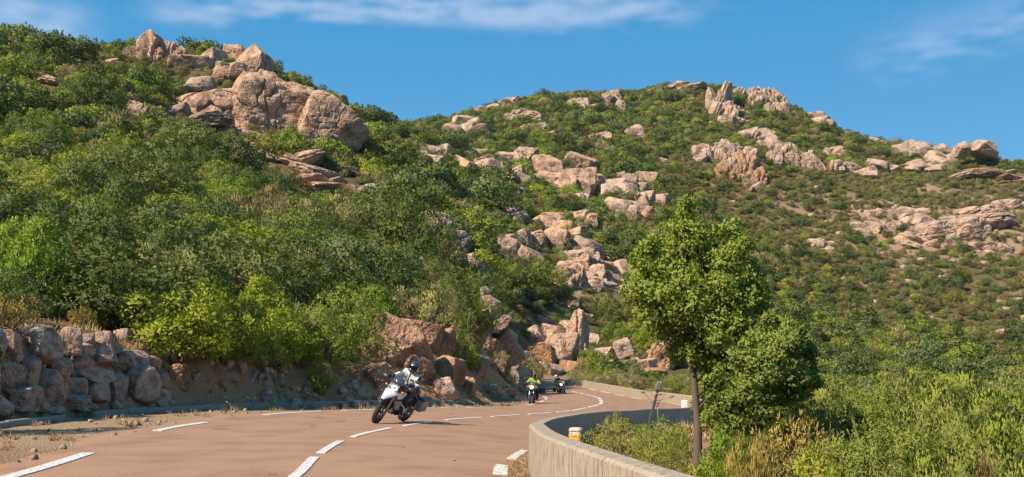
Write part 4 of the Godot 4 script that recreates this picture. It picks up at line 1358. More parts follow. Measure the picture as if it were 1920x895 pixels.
	plant_px("holm_oak", 0, 60, 480, 130, 130, "dark oak behind the tall strawberry tree", 36.0)
	plant_px("holm_oak", 2, 190, 390, 150, 110, "pale leaved oak in the middle of the near slope", 58.0)
	plant_px("mastic_shrub", 0, 30, 380, 140, 100, "dark juniper like bush at the edge of the frame", 56.0)
	plant_px("holm_oak", 0, -30, 470, 150, 150, "dark oak at the very edge of the frame above the ochre rockrose", 34.0)
	# by the far bend
	plant_px("mastic_shrub", 1, 1108, 690, 56, 48, "round green shrub beside the ochre cliff at the bend", 106.0)
	plant_px("heather_shrub", 2, 1105, 722, 60, 24, "low pale green shrub at the start of the far parapet", 93.0)
	plant_px("heather_shrub", 2, 1150, 726, 70, 34, "grey green shrub behind the far parapet", 88.0)
	plant_px("heather_shrub", 0, 1198, 732, 64, 36, "rounded grey shrub in the middle of the far parapet", 80.0)
	plant_px("mastic_shrub", 0, 1255, 735, 70, 34, "dark low shrub beside the cracked ochre cliff", 82.0)
	plant_px("heather_shrub", 2, 1240, 740, 50, 24, "pale tuft behind the end of the far parapet", 72.0)
	plant_px("strawberry_tree", 1, 1205, 650, 60, 40, "yellow green shrub uphill of the large pale boulder", 124.0)
	plant_px("mastic_shrub", 1, 1155, 622, 60, 36, "fresh green shrub above the large pale boulder", 132.0)
	plant_px("mastic_shrub", 0, 1000, 560, 150, 80, "wide dark green thicket at the foot of the boulder field", 142.0)
	plant_px("mastic_shrub", 0, 940, 540, 80, 60, "dark mastic above the granite rib", 124.0)
	plant_px("mastic_shrub", 1, 1050, 500, 60, 40, "bright shrub wedged in the middle of the boulder field", 164.0)
	for q in [["heather_shrub", 2, 1085, 716, 50, 26, 99.0, "pale tuft at the very start of the far parapet"], ["mastic_shrub", 1, 1130, 716, 54, 30, 97.0, "fresh green shrub just past the start of the far parapet"], ["heather_shrub", 0, 1172, 720, 60, 34, 93.0, "grey green mound below the stone terrace"], ["mastic_shrub", 2, 1222, 724, 56, 30, 88.0, "olive mound below the cracked ochre cliff"], ["heather_shrub", 2, 1275, 728, 60, 36, 84.0, "pale mound behind the slender trunk"], ["mastic_shrub", 0, 1330, 730, 80, 46, 80.0, "dark mound seen through the young tree"], ["mastic_shrub", 2, 1300, 750, 70, 34, 62.0, "olive shrub behind the meeting parapets"], ["heather_shrub", 0, 1350, 760, 90, 50, 56.0, "grey shrub behind the bushy young oak"],
			["mastic_shrub", 1, 880, 600, 70, 60, 0.0, "fresh shrub above the slanting granite rib"], ["mastic_shrub", 0, 930, 560, 60, 50, 0.0, "dark shrub at the head of the slanting granite rib"], ["holm_oak", 0, 880, 560, 80, 80, 0.0, "dark oak uphill of the slanting granite rib"], ["heather_shrub", 0, 1010, 612, 60, 40, 104.0, "grey heather on top of the ochre cliff"], ["mastic_shrub", 1, 985, 590, 50, 40, 98.0, "fresh shrub between rib and ochre cliff"], ["heather_shrub", 0, 940, 655, 34, 44, 60.0, "small grey shrub in a crack of the granite rib"], ["heather_shrub", 2, 955, 728, 34, 26, 60.0, "pale tuft at the foot of the granite rib"]]:
		plant_px(q[0], q[1], q[2], q[3], q[4], q[5], q[7], q[6])
	# outside the frame: the trees whose shade falls over the verge and the road in the corner
	plant("holm_oak", 0, on_ground(-118, 17.8, 0.1), 1.1, 3.5, "oak outside the frame shading the verge below the boulder wall", "shrubs beside the road")
	# the slope inside the bend, behind the near parapet
	var near := func(kind: String, shade: int, px: float, d: float, w: float, top: float, label: String, shape := -1) -> void:
		var at := on_ground(px, d, 0.1)
		var o := plant(kind, shade, at, w * d / F * 0.5, P(px, top, d).y - at.y, label, "shrubs on the slope inside the bend", shape)
	near.call("mastic_shrub", 2, 1165, 16.5, 150, 782, "low olive shrub just behind the parapet")
	near.call("mastic_shrub", 0, 1235, 18.0, 130, 775, "dark fine leaved shrub beside the leaning post")
	near.call("mastic_shrub", 2, 1215, 13.0, 150, 830, "dense olive shrub between parapet and young tree")
	near.call("heather_shrub", 2, 1150, 20.5, 50, 762, "upright pale sprig rising behind the parapet")
	near.call("strawberry_tree", 0, 1380, 11.0, 130, 805, "glossy green sprouts at the foot of the young tree")
	near.call("strawberry_tree", 2, 1330, 8.6, 130, 862, "yellow green suckers low by the young tree")
	near.call("strawberry_tree", 0, 1378, 13.5, 100, 715, "leafy green shrub hugging the trunk of the young tree")
	near.call("mastic_shrub", 0, 1275, 14.6, 80, 792, "small dark shrub on the road side of the young tree")
	near.call("rockrose_shrub", 0, 1405, 9.4, 120, 800, "orange tinged leafy shrub by the trunk of the bushy oak")
	near.call("rockrose_shrub", 0, 1475, 10.5, 180, 765, "yellow brown leafy shrub in front of the heather", 0)
	near.call("strawberry_tree", 2, 1530, 8.5, 190, 838, "yellowing shrub at the lower edge of the view")
	near.call("rockrose_shrub", 2, 1840, 7.4, 60, 836, "rust red shoot sticking up from the heather")

# heather and tall shoots that fill the near slope on the outer side
func shoots_mesh(seed_: int, count: int, bare: float) -> ArrayMesh:
	# upright leafy shoots: a thin stem with short narrow leaves all the way up
	var r := RandomNumberGenerator.new()
	r.seed = seed_
	var v := PackedVector3Array()
	var nn := PackedVector3Array()
	var cc := PackedColorArray()
	var idx := PackedInt32Array()
	for i in count:
		var a := r.randf() * TAU
		var f := sqrt(r.randf())
		var foot := Vector3(cos(a) * f * 0.55, 0.0, sin(a) * f * 0.55)
		var lean := (Vector3.UP + Vector3(cos(a), 0, sin(a)) * f * 0.55 + Vector3(r.randfn(), 0, r.randfn()) * 0.12).normalized()
		var tall := r.randf_range(0.6, 1.12) * (1.0 - 0.25 * f)
		var dry := r.randf() < bare
		var tone := r.randf_range(0.72, 1.3)
		for k in 34:
			var h := tall * (0.16 + 0.84 * k / 33.0)
			var p := foot + lean * h + Vector3(sin(h * 3.0 + a), 0, cos(h * 3.0 + a)) * 0.02
			var side := Vector3(r.randfn(), r.randfn() * 0.3, r.randfn()).normalized()
			var axis := (lean * 0.9 + side * (0.95 if not dry else 0.3)).normalized()
			var len := r.randf_range(0.035, 0.07) * (1.15 - 0.4 * k / 33.0)
			var wv := axis.cross(side + Vector3(0.1, 0.2, 0.3)).normalized() * len * 0.2
			var g := axis.cross(wv).normalized()
			if g.dot(side + Vector3.UP * 0.4) < 0.0: g = -g
			var b := v.size()
			v.append_array([p, p + axis * len * 0.5 - wv, p + axis * len, p + axis * len * 0.5 + wv])
			var t := tone * r.randf_range(0.85, 1.15)
			var c := Color(t, t, t) if not dry else Color(t * 1.7, t * 1.35, t * 1.7)
			for q in 4:
				nn.append((g + side * 0.5 + Vector3.UP * 0.3).normalized())
				cc.append(c)
			if (axis).cross(axis * 0.5 * len - wv).dot(g) > 0.0: idx.append_array([b, b + 1, b + 2, b, b + 2, b + 3])
			else: idx.append_array([b, b + 2, b + 1, b, b + 3, b + 2])
	var arr := []
	arr.resize(Mesh.ARRAY_MAX)
	arr[Mesh.ARRAY_VERTEX] = v
	arr[Mesh.ARRAY_NORMAL] = nn
	arr[Mesh.ARRAY_COLOR] = cc
	arr[Mesh.ARRAY_INDEX] = idx
	var m := ArrayMesh.new()
	m.add_surface_from_arrays(Mesh.PRIMITIVE_TRIANGLES, arr)
	return m

func build_heather_bank() -> void:
	var shapes := [shoots_mesh(31, 70, 0.10), shoots_mesh(32, 70, 0.3), shoots_mesh(33, 60, 0.2), shoots_mesh(34, 80, 0.05)]
	var bushes := [crown_mesh(41, Vector3(1, 0.9, 1), 34, 0.27, 2600, 6, 0.07, 0.26, 1), crown_mesh(42, Vector3(1, 0.9, 1), 34, 0.26, 2600, 6, 0.052, 0.36, 0), crown_mesh(43, Vector3(1, 1.0, 1), 38, 0.25, 2600, 6, 0.075, 0.2, 1)]
	var tints := [Color(0.23, 0.245, 0.055), Color(0.24, 0.235, 0.08), Color(0.215, 0.25, 0.042), Color(0.26, 0.245, 0.095)]
	var tone := ["olive green", "grey green", "fresh green", "pale dry"]
	var place := ["beside the young tree", "uphill of the yellow brown shrub", "in the middle of the bank", "along the brow of the bank", "toward the frame edge", "low in the corner of the view"]
	var k := 0
	# column, distance, width, row of the top
	for b in [[1530, 21, 150, 705], [1610, 22, 160, 690], [1700, 22, 160, 682], [1790, 21, 170, 672], [1880, 21, 150, 678], [1960, 20, 160, 670], [1570, 16, 170, 740], [1660, 16, 190, 722], [1760, 16, 200, 702], [1860, 15, 200, 704], [1960, 15, 170, 700], [1500, 15.5, 110, 735], [1600, 11.5, 200, 790], [1700, 11, 220, 762], [1810, 11, 220, 752], [1920, 10.5, 220, 748], [1640, 8.5, 210, 838], [1740, 8.2, 230, 815], [1850, 8.0, 240, 800], [1960, 8.0, 220, 800], [1560, 13, 130, 770], [1475, 20, 90, 745]]:
		var d: float = b[1]
		var at := on_ground(b[0], d, 0.1)
		var i := k % 4
		var t := thing("heather_shrub", at, "%s heather clump %s, shoots %s" % [tone[i], place[clampi(int((k * 7) % 6), 0, 5)], ["upright", "slightly bent", "tall and loose", "short and thick", "fanned out", "tipped with dry flowers"][(k / 4) % 6]], "shrub", "heather clumps on the near slope")
		var c := mi("crown", shapes[i], leaf_mat("dull", tints[(i + k / 4) % 4]), t)
		var w: float = b[2] * d / F * 0.85
		var high := P(b[0], b[3], d).y - at.y
		c.basis = Basis(Vector3.UP, rng.randf() * TAU) * Basis.from_scale(Vector3(w, high / 1.02, w))
		var low := mi("foliage", bushes[k % 3], leaf_mat("dull" if k % 3 != 1 else "leaf", tints[(i + k) % 4]), t)
		low.basis = Basis(Vector3.UP, rng.randf() * TAU) * Basis.from_scale(Vector3(w * 0.78, high * 0.9 / bushes[k % 3].get_aabb().end.y, w * 0.78))
		k += 1

# the young tree by the parapet: built limb by limb
func young_tree(called: String, px: float, d: float, lobes: Array, sprigs: int, leaf: float, tint: Color, label: String, seed_: int, lean: float, thick: float, foot := 905.0) -> void:
	var base := on_ground(px, d, 0.25)
	var t := thing(called, base, label, "tree", "young trees inside the bend")
	var L := []
	for q in lobes:      # column, row, radius in pixels, how far nearer or deeper in metres
		L.append([P(q[0], q[1], d + q[3]) - base, q[2] * d / F])
	mi("crown", crown_mesh(seed_, Vector3.ONE, 0, 0.0, sprigs, 6, leaf, 0.48, 0, L), leaf_mat("leaf", tint), t)
	var g := G.new()
	var top: Vector3 = L[0][0]
	var fork := P(px + lean, 690, d) - base
	var knee := P(px + lean * 0.2 + 5, 800, d) - base
	var path := [Vector3(0, -0.2, 0), Vector3(0.02, 0.3, 0), knee, fork, fork.lerp(top, 0.35) + Vector3(0.03, 0, 0.02), fork.lerp(top, 0.7) + Vector3(-0.03, 0, -0.02), top]
	g.tube(path, [thick, thick * 0.85, thick * 0.66, thick * 0.5, thick * 0.36, thick * 0.22, thick * 0.06], 10)
	mi("trunk", g.done(), M.bark, t)
	for q in L:
		var c: Vector3 = q[0]
		var b := G.new()
		# each limb leaves the leader well below the clump that it carries
		var from := path[2] as Vector3
		for k in range(2, 6):
			for s in 4:
				var p := (path[k] as Vector3).lerp(path[k + 1], s / 4.0)
				if p.y < c.y - 0.55 * Vector2(p.x - c.x, p.z - c.z).length(): from = p
		var m := from.lerp(c, 0.5) + Vector3(rng.randfn() * 0.04, -0.04, rng.randfn() * 0.04)
		b.tube([from, m, c + Vector3(0, q[1] * 0.4, 0)], [thick * 0.26, thick * 0.17, thick * 0.05], 6)
		mi("limb", b.done(), M.bark, t)

func build_young_trees() -> void:
	young_tree("holm_oak", 1305, 14.0, [[1289, 382, 11, 0.00], [1287, 408, 18, 0.08], [1284, 438, 25, -0.08], [1262, 462, 21, 0.22], [1306, 450, 21, -0.22], [1290, 480, 30, 0.00], [1222, 468, 18, 0.00], [1214, 498, 23, 0.22], [1196, 520, 20, -0.15], [1186, 552, 18, 0.15], [1214, 552, 25, -0.30], [1206, 590, 23, 0.22], [1232, 610, 23, -0.15], [1246, 520, 26, 0.30], [1256, 568, 30, -0.45], [1250, 612, 28, 0.30], [1284, 536, 30, -0.52], [1300, 586, 33, -0.45], [1286, 632, 26, 0.15], [1324, 520, 28, 0.45], [1330, 480, 20, 0.00], [1372, 440, 18, 0.00], [1368, 466, 23, 0.22], [1392, 460, 16, -0.15], [1352, 500, 26, -0.38], [1342, 556, 31, -0.45], [1388, 512, 25, 0.30], [1406, 540, 21, 0.00], [1392, 566, 28, -0.30], [1416, 520, 15, 0.15], [1418, 580, 20, 0.30], [1348, 610, 31, -0.52], [1396, 612, 26, 0.00], [1320, 650, 23, 0.30], [1366, 648, 26, -0.15], [1330, 620, 25, 0.52], [1406, 648, 20, 0.30], [1332, 690, 20, 0.2], [1348, 728, 22, -0.2], [1322, 765, 18, 0.2], [1350, 792, 22, -0.2], [1272, 668, 14, 0.1], [1338, 668, 22, -0.1], [1300, 664, 18, -0.2], [1372, 640, 22, -0.2], [1400, 668, 20, 0.1], [1352, 700, 20, 0.2], [1376, 690, 18, -0.2], [1190, 490, 12, 0.0], [1340, 448, 14, 0.1], [1250, 500, 16, -0.3], [1420, 552, 14, 0.0], [1230, 580, 18, -0.3]], 8600, 0.056, Color(0.235, 0.275, 0.048), "slender bright green young oak standing behind the near parapet", 901, -5, 0.085)
	young_tree("holm_oak", 1420, 12.8, [[1452, 626, 20, 0.1], [1478, 636, 22, -0.1], [1428, 642, 24, 0.2], [1500, 652, 18, 0.1], [1462, 662, 28, -0.3], [1412, 672, 26, 0.1], [1494, 680, 24, 0.2], [1436, 690, 30, -0.3], [1476, 706, 30, -0.2], [1400, 702, 24, 0.2], [1506, 712, 20, 0.0], [1384, 728, 22, 0.1], [1414, 734, 28, -0.3], [1450, 742, 28, 0.1], [1488, 744, 24, 0.0], [1372, 752, 20, -0.1], [1396, 774, 26, 0.2], [1436, 782, 26, -0.2], [1362, 700, 16, 0.2], [1352, 770, 18, 0.0], [1470, 612, 12, 0.0], [1390, 672, 16, -0.2], [1512, 690, 12, 0.2], [1380, 800, 24, 0.0], [1520, 668, 14, 0.1], [1440, 602, 12, 0.0], [1500, 628, 13, -0.1], [1350, 640, 16, 0.1], [1340, 724, 18, 0.0], [1524, 720, 12, 0.1]], 7200, 0.050, Color(0.20, 0.235, 0.05), "darker bushy young oak crowding against the slender one", 902, 10, 0.06)

# ------------------------------------------------------------------ the maquis on the slopes
func build_maquis() -> void:
	# horizon table: the highest ground seen so far, by column and distance
	var cols := 60
	var steps := 150
	var seen := PackedFloat32Array()
	seen.resize(cols * steps)
	for c in cols:
		var px := -120.0 + c * 36.6
		var top := 9999.0
		for k in steps:
			var d := 14.0 * pow(620.0 / 14.0, float(k) / (steps - 1))
			top = minf(top, row_at(px, d))
			seen[c * steps + k] = top
	var r := RandomNumberGenerator.new()
	r.seed = 77
	var cand := []
	var d := 27.0
	while d < 545.0:
		var gap := clampf(1.5 + d * 0.0052, 1.6, 3.7)
		var x := -0.56 * d - 4.0
		while x < 0.57 * d + 6.0:
			var p := Vector2(x + r.randf_range(-0.5, 0.5) * gap, -d + r.randf_range(-0.5, 0.5) * gap)
			x += gap
			var q := to_px(Vector3(p.x, 0, p.y))
			if q.x < -110 or q.x > 2030: continue
			if p.x > -30.0 and p.x < 26.0 and p.y > -128.0:
				var L := near_line(road_l, p)
				var R := near_line(road_r, p)
				var out_l: bool = L[3] < 0.0
				var out_r: bool = R[3] > 0.0
				if not out_l and not out_r: continue
				if out_l and L[0] < shoulder(-p.y) + 2.6: continue
				if out_r and R[0] < 2.2: continue
			if q.x > 1130 and d < 95.0: continue
			var h := ground(p.x, p.y)
			var bare := bare_at(p.x, p.y)
			var n := patch_n.get_noise_2d(p.x * 1.6, p.y * 1.6)
			if r.randf() < bare * 0.7 - 0.05 + n * 0.25: continue
			if r.randf() < 0.06: continue
			var kind0 := r.randf()
			# size: bigger in the damp gully and low on the near hill
			var big := r.randf_range(0.62, 1.15) * (1.0 + 0.25 * n)
			var rad := big * (1.55 if d < 150.0 else 2.25)
			if r.randf() < 0.10: rad *= 1.45
			if kind0 < 0.30: rad *= 1.28
			if d < 150.0 and q.x < 900.0:      # small trees rather than scrub low on the near hill, and fewer of them
				if r.randf() < 0.42: continue
				rad *= 1.5
			if bare > 0.15: rad *= 0.72
			var tall := rad * r.randf_range(0.95, 1.5)
			var pp := to_px(Vector3(p.x, h, p.y))
			var tp := to_px(Vector3(p.x, h + tall, p.y))
			var hit_rock := false
			for kc in keep_clear:
				if absf(p.x - kc[0]) < kc[2] and p.y > kc[1] - kc[2] and p.y < kc[1] + kc[2]:
					if Vector2(p.x - kc[0], p.y - kc[1]).length() < kc[2]: hit_rock = true
				# nothing tall directly in front of bare rock
				if kc[4] > 0.0 and -p.y < kc[7] and -p.y > kc[7] - minf(kc[7] * 0.13, 14.0 if kc[7] < 260.0 else 9.0) - 2.0 and absf(pp.x - kc[3]) < kc[5] * 0.5 + rad * 0.6 / d * F and tp.y < kc[4] + kc[6] * 0.28 and pp.y > kc[4] - kc[6] * 0.6: hit_rock = true
				if hit_rock: break
			if hit_rock: continue
			var c := clampi(int((q.x + 120.0) / 36.6 + 0.5), 0, cols - 1)
			var k := clampi(int(log(maxf(-p.y - 3.0, 14.0) / 14.0) / log(620.0 / 14.0) * (steps - 1)), 0, steps - 1)
			var visible := tp.y < seen[c * steps + k] + 2.0 and pp.x > -40 and pp.x < 1960
			if not visible and -p.y > 80.0 and tp.y > seen[c * steps + k] + 25.0: continue
			var u := kind0
			var kind := "mastic_shrub"
			if u < 0.30: kind = "holm_oak"
			elif u < 0.62: kind = "mastic_shrub"
			elif u < 0.76: kind = "heather_shrub"
			elif u < 0.86: kind = "strawberry_tree"
			elif u < 0.965: kind = "rockrose_shrub"
			else: kind = "dead_shrub"
			if bare > 0.15 and u > 0.5: kind = "rockrose_shrub" if u < 0.94 else "dead_shrub"
			if d < 46.0 and q.x < 720.0:      # dark undergrowth behind the shrubs by the road
				kind = "holm_oak"
				rad *= 0.7
				tall = rad * 1.1
			if kind == "rockrose_shrub" or kind == "dead_shrub":
				tall *= 0.6
				rad *= 0.8
			cand.append([rad / maxf(-p.y, 1.0) if visible else 0.0, kind, Vector3(p.x, h - 0.12, p.y), rad, tall, r.randi(), pp, r.randf()])
		d += gap
	cand.sort_custom(func(a, b): return a[0] > b[0])
	var limit := {"holm_oak": 110, "mastic_shrub": 110, "strawberry_tree": 60, "heather_shrub": 60, "rockrose_shrub": 50, "dead_shrub": 24}
	var count := {}
	var rest := {}
	var said := {}
	for a in cand:
		var kind: String = a[1]
		var shades: Array = KINDS[kind][1]
		var sh: int = a[5] % shades.size()
		var nr: int = count.get(kind, 0)
		if a[0] > 0.0 and nr < limit[kind]:
			count[kind] = nr + 1
			plant(kind, sh, a[2], a[3], a[4], place_words(KINDS[kind][2][sh], a[6], -a[2].z, said), "maquis shrubs on the slopes", -1, -a[2].z > 115.0)
		else:
			var key := [kind, a[5] % 2]
			if not rest.has(key): rest[key] = []
			rest[key].append(a)
	for key in rest:
		var kind: String = key[0]
		var mm := MultiMesh.new()
		mm.transform_format = MultiMesh.TRANSFORM_3D
		mm.use_colors = true
		mm.mesh = far_crowns[kind][key[1]]
		var list: Array = rest[key]
		mm.instance_count = list.size()
		var top: float = mm.mesh.get_aabb().end.y
		for i in list.size():
			var a: Array = list[i]
			var b := Basis(Vector3.UP, a[7] * TAU) * Basis.from_scale(Vector3(a[3], a[4] / top, a[3] * (0.8 + 0.4 * a[7])))
			mm.set_instance_transform(i, Transform3D(b, a[2]))
			var shades: Array = KINDS[kind][1]
			var c: Color = shades[a[5] % shades.size()]
			var t := 0.66 + 0.62 * fmod(a[7] * 7.0, 1.0)
			mm.set_instance_color(i, Color(c.r * t, c.g * t, c.b * t))
		var o := MultiMeshInstance3D.new()
		o.multimesh = mm
		o.material_override = leaf_mat(KINDS[kind][0], Color.WHITE)
		o.name = numbered("distant_" + kind + "s")
		add_child(o)
		tag(o, {"holm_oak": "dark rounded oak scrub covering the far slopes", "mastic_shrub": "mid green mastic scrub covering the far slopes", "strawberry_tree": "brighter green scrub dotted over the far slopes", "heather_shrub": "grey green heather spread over the far slopes", "rockrose_shrub": "brown dry low scrub over the far slopes", "dead_shrub": "grey dead brush dotted over the far slopes"}[kind] + (", looser growth" if key[1] == 1 else ""), "scrub", "", "stuff")
	print("maquis: ", count, " rest ", rest.keys().map(func(k): return rest[k].size()))

func place_words(what: String, at: Vector2, d: float, said: Dictionary) -> String:
	var best := []
	for m in marks:
		if m[2] == "": continue
		var e := Vector2(m[0], m[1]).distance_to(at) + absf(m[3] - d) * 0.4
		best.append([e, m])
	best.sort_custom(func(a, b): return a[0] < b[0])
	var order := ["", "second ", "third ", "fourth ", "fifth ", "sixth ", "seventh ", "eighth ", "ninth ", "tenth ", "eleventh ", "twelfth "]
	for b in best.slice(0, 6):
		var m: Array = b[1]
		var v := at - Vector2(m[0], m[1])
		var dir := "above" if v.y < -absf(v.x) * 0.6 else ("below" if v.y > absf(v.x) * 0.6 else ("on the seaward side of" if v.x > 0.0 else "on the hill side of"))
		var key := what + dir + str(m[2])
		var n: int = said.get(key, 0)
		if n < order.size():
			said[key] = n + 1
			return (what + " " + dir + " " + str(m[2])) if n == 0 else (order[n] + what + " " + dir + " " + str(m[2]))
	return what + " on the slope"

func build_litter() -> void:
	# dry grass along the verge and the wall foot, loose stones on the bare slope: nobody could count them
	var r := RandomNumberGenerator.new()
	r.seed = 5
	var g := PackedVector3Array()
	var n := PackedVector3Array()
	var idx := PackedInt32Array()
	for i in 26:
		var a := r.randf() * TAU
		var p := Vector3(cos(a), 0, sin(a)) * r.randf() * 0.5
		var lean := Vector3(r.randfn() * 0.5, 1.0, r.randfn() * 0.5).normalized() * r.randf_range(0.4, 1.0)
		var w := lean.cross(Vector3(r.randfn(), 0.1, r.randfn())).normalized() * 0.035
		var b := g.size()
		g.append_array([p - w, p + w, p + lean])
		var nn := (w.cross(lean)).normalized()
		if nn.y < 0: nn = -nn
		for k in 3: n.append((nn + Vector3.UP).normalized())
		idx.append_array([b, b + 1, b + 2])
	var arr := []
	arr.resize(Mesh.ARRAY_MAX)
	arr[Mesh.ARRAY_VERTEX] = g
	arr[Mesh.ARRAY_NORMAL] = n
	arr[Mesh.ARRAY_INDEX] = idx
	var tuft := ArrayMesh.new()
	tuft.add_surface_from_arrays(Mesh.PRIMITIVE_TRIANGLES, arr)
	var straw := plain_mat(Color.WHITE, 0.95)
	straw.vertex_color_use_as_albedo = true
	straw.cull_mode = BaseMaterial3D.CULL_DISABLED
	var places := []
	for i in 2600:      # verge and bank on the hill side
		var t := r.randf_range(24.0, 118.0)
		var l := line_at(road_l, t)
		var l2 := line_at(road_l, t + 0.5)
		var dir := (l2 - l).normalized()
		var off := Vector3(dir.z, 0, -dir.x)
		var sw := shoulder(-l.z)
		var p := l + off * (sw + 0.25 + absf(r.randfn()) * 0.8) if r.randf() < 0.8 else l + off * r.randf_range(0.5, sw)
		if bump_n.get_noise_2d(p.x * 14.0, p.z * 14.0) < -0.05: continue
		places.append([Vector3(p.x, ground(p.x, p.z) - 0.01, p.z), r.randf_range(0.06, 0.24)])
	for i in 420:       # top of the boulder wall
		var p := on_ground(r.randf_range(-60, 300), r.randf_range(23.5, 30.0))
		if ground(p.x, p.z) > 1.0: places.append([p, r.randf_range(0.12, 0.4)])
	for i in 900:       # pine straw and dry grass at the foot of the parapet
		var t := r.randf_range(18.0, 46.0)
		var l := line_at(road_r, t)
		var dir := (line_at(road_r, t + 0.5) - l).normalized()
		var p := l - Vector3(-dir.z, 0, dir.x) * absf(r.randfn()) * 0.11
		places.append([Vector3(p.x, p.y + 0.0, p.z), r.randf_range(0.03, 0.075)])
	for i in 1500:      # the slope inside the bend
		var x := r.randf_range(1.5, 12.0)
		var z := -r.randf_range(7.0, 42.0)
		var R := near_line(road_r, Vector2(x, z))
		if R[3] > 0.0 and R[0] > 0.5: places.append([Vector3(x, ground(x, z) - 0.02, z), r.randf_range(0.1, 0.35)])
	var cols := [Color(0.42, 0.29, 0.14), Color(0.36, 0.22, 0.10), Color(0.5, 0.38, 0.2), Color(0.30, 0.17, 0.08)]
	_many("dry_grass", tuft, straw, places, cols, "straw coloured dry grass on the verges and along the wall foot", r)
	# low scrub between the bushes
	var low := [[], []]
	for i in 42000:
		var d := 45.0 + 470.0 * sqrt(r.randf())
		var x := r.randf_range(-0.56, 0.56) * d
		if x > -30.0 and x < 26.0 and d < 112.0: continue
		if r.randf() < bare_at(x, -d) * 0.8: continue
		var p := Vector3(x, ground(x, -d) - 0.05, -d)
		low[i % 2].append([p, r.randf_range(0.35, 0.85) * (1.0 if d < 160.0 else 1.5)])
	var lowcols := [Color(0.20, 0.20, 0.055), Color(0.25, 0.215, 0.08), Color(0.17, 0.185, 0.05), Color(0.28, 0.20, 0.09), Color(0.26, 0.24, 0.11)]
	_many("ground_cover", far_crowns.mastic_shrub[0], leaf_mat("dull", Color.WHITE), low[0], lowcols, "low green and brown scrub between the bushes", r)
	_many("ground_cover", far_crowns.heather_shrub[1], leaf_mat("dull", Color.WHITE), low[1], lowcols, "low heathy growth between the bushes", r)
	var stones := []
	for i in 4000:
		var x := r.randf_range(-60.0, 215.0)
		var z := -r.randf_range(80.0, 440.0)
		if bare_at(x, z) + patch_n.get_noise_2d(x * 1.6, z * 1.6) * 0.5 < 0.22 + r.randf() * 0.35: continue
		stones.append([Vector3(x, ground(x, z) - 0.15, z), pow(r.randf(), 3.0) * 1.7 + 0.2])
	_many("scree", rock_mesh(800, 4, 9, 0.1, 0.0), M.rock_far, stones, [Color.WHITE], "loose pale stones scattered over the thin dry slopes", r)
	var pebbles := []
	for i in 500:
		var t := r.randf_range(26.0, 118.0)
		var l := line_at(road_l, t)
		var dir := (line_at(road_l, t + 0.5) - l).normalized()
		var p := l + Vector3(dir.z, 0, -dir.x) * r.randf_range(0.2, shoulder(-l.z) + 2.0)
		pebbles.append([Vector3(p.x, ground(p.x, p.z), p.z), pow(r.randf(), 3.0) * 0.07 + 0.015])
	for i in 900:      # broken stones in the bank below the overhanging shrubs
		var p := on_ground(r.randf_range(310, 690), r.randf_range(32.5, 44.0))
		var L := near_line(road_l, Vector2(p.x, p.z))
		if L[3] < 0.0 and L[0] > shoulder(-p.z) + 0.3 and L[0] < shoulder(-p.z) + 2.4: pebbles.append([p, pow(r.randf(), 3.0) * 0.26 + 0.03])
	_many("gravel", rock_mesh(801, 4, 9, 0.1, 0.0), M.rock_wall, pebbles, [Color.WHITE], "small stones fallen on the dirt verge", r)

func _many(called: String, mesh: Mesh, mat: Material, places: Array, cols: Array, label: String, r: RandomNumberGenerator) -> void:
	var mm := MultiMesh.new()
	mm.transform_format = MultiMesh.TRANSFORM_3D
	mm.use_colors = true
	mm.mesh = mesh
	mm.instance_count = places.size()
	for i in places.size():
		var s: float = places[i][1]
		mm.set_instance_transform(i, Transform3D(Basis(Vector3.UP, r.randf() * TAU) * Basis.from_scale(Vector3(s, s * r.randf_range(0.7, 1.2), s * r.randf_range(0.7, 1.2))), places[i][0]))
		mm.set_instance_color(i, cols[r.randi() % cols.size()])
	var o := MultiMeshInstance3D.new()
	o.multimesh = mm
	o.material_override = mat
	o.name = numbered(called)
	add_child(o)
	tag(o, label, called.replace("_", " "), "", "stuff")

# ------------------------------------------------------------------ riders: one continuous skin over tapered bones
func smin(a: float, b: float, k: float) -> float:
	var h := maxf(k - absf(a - b), 0.0) / k
	return minf(a, b) - h * h * k * 0.25

func bone_d(p: Vector3, b: Array) -> float:
	var a: Vector3 = b[0]
	var ab: Vector3 = (b[1] as Vector3) - a
	var f := clampf((p - a).dot(ab) / maxf(ab.length_squared(), 1e-9), 0.0, 1.0)
	return p.distance_to(a + ab * f) - lerpf(b[2], b[3], f)

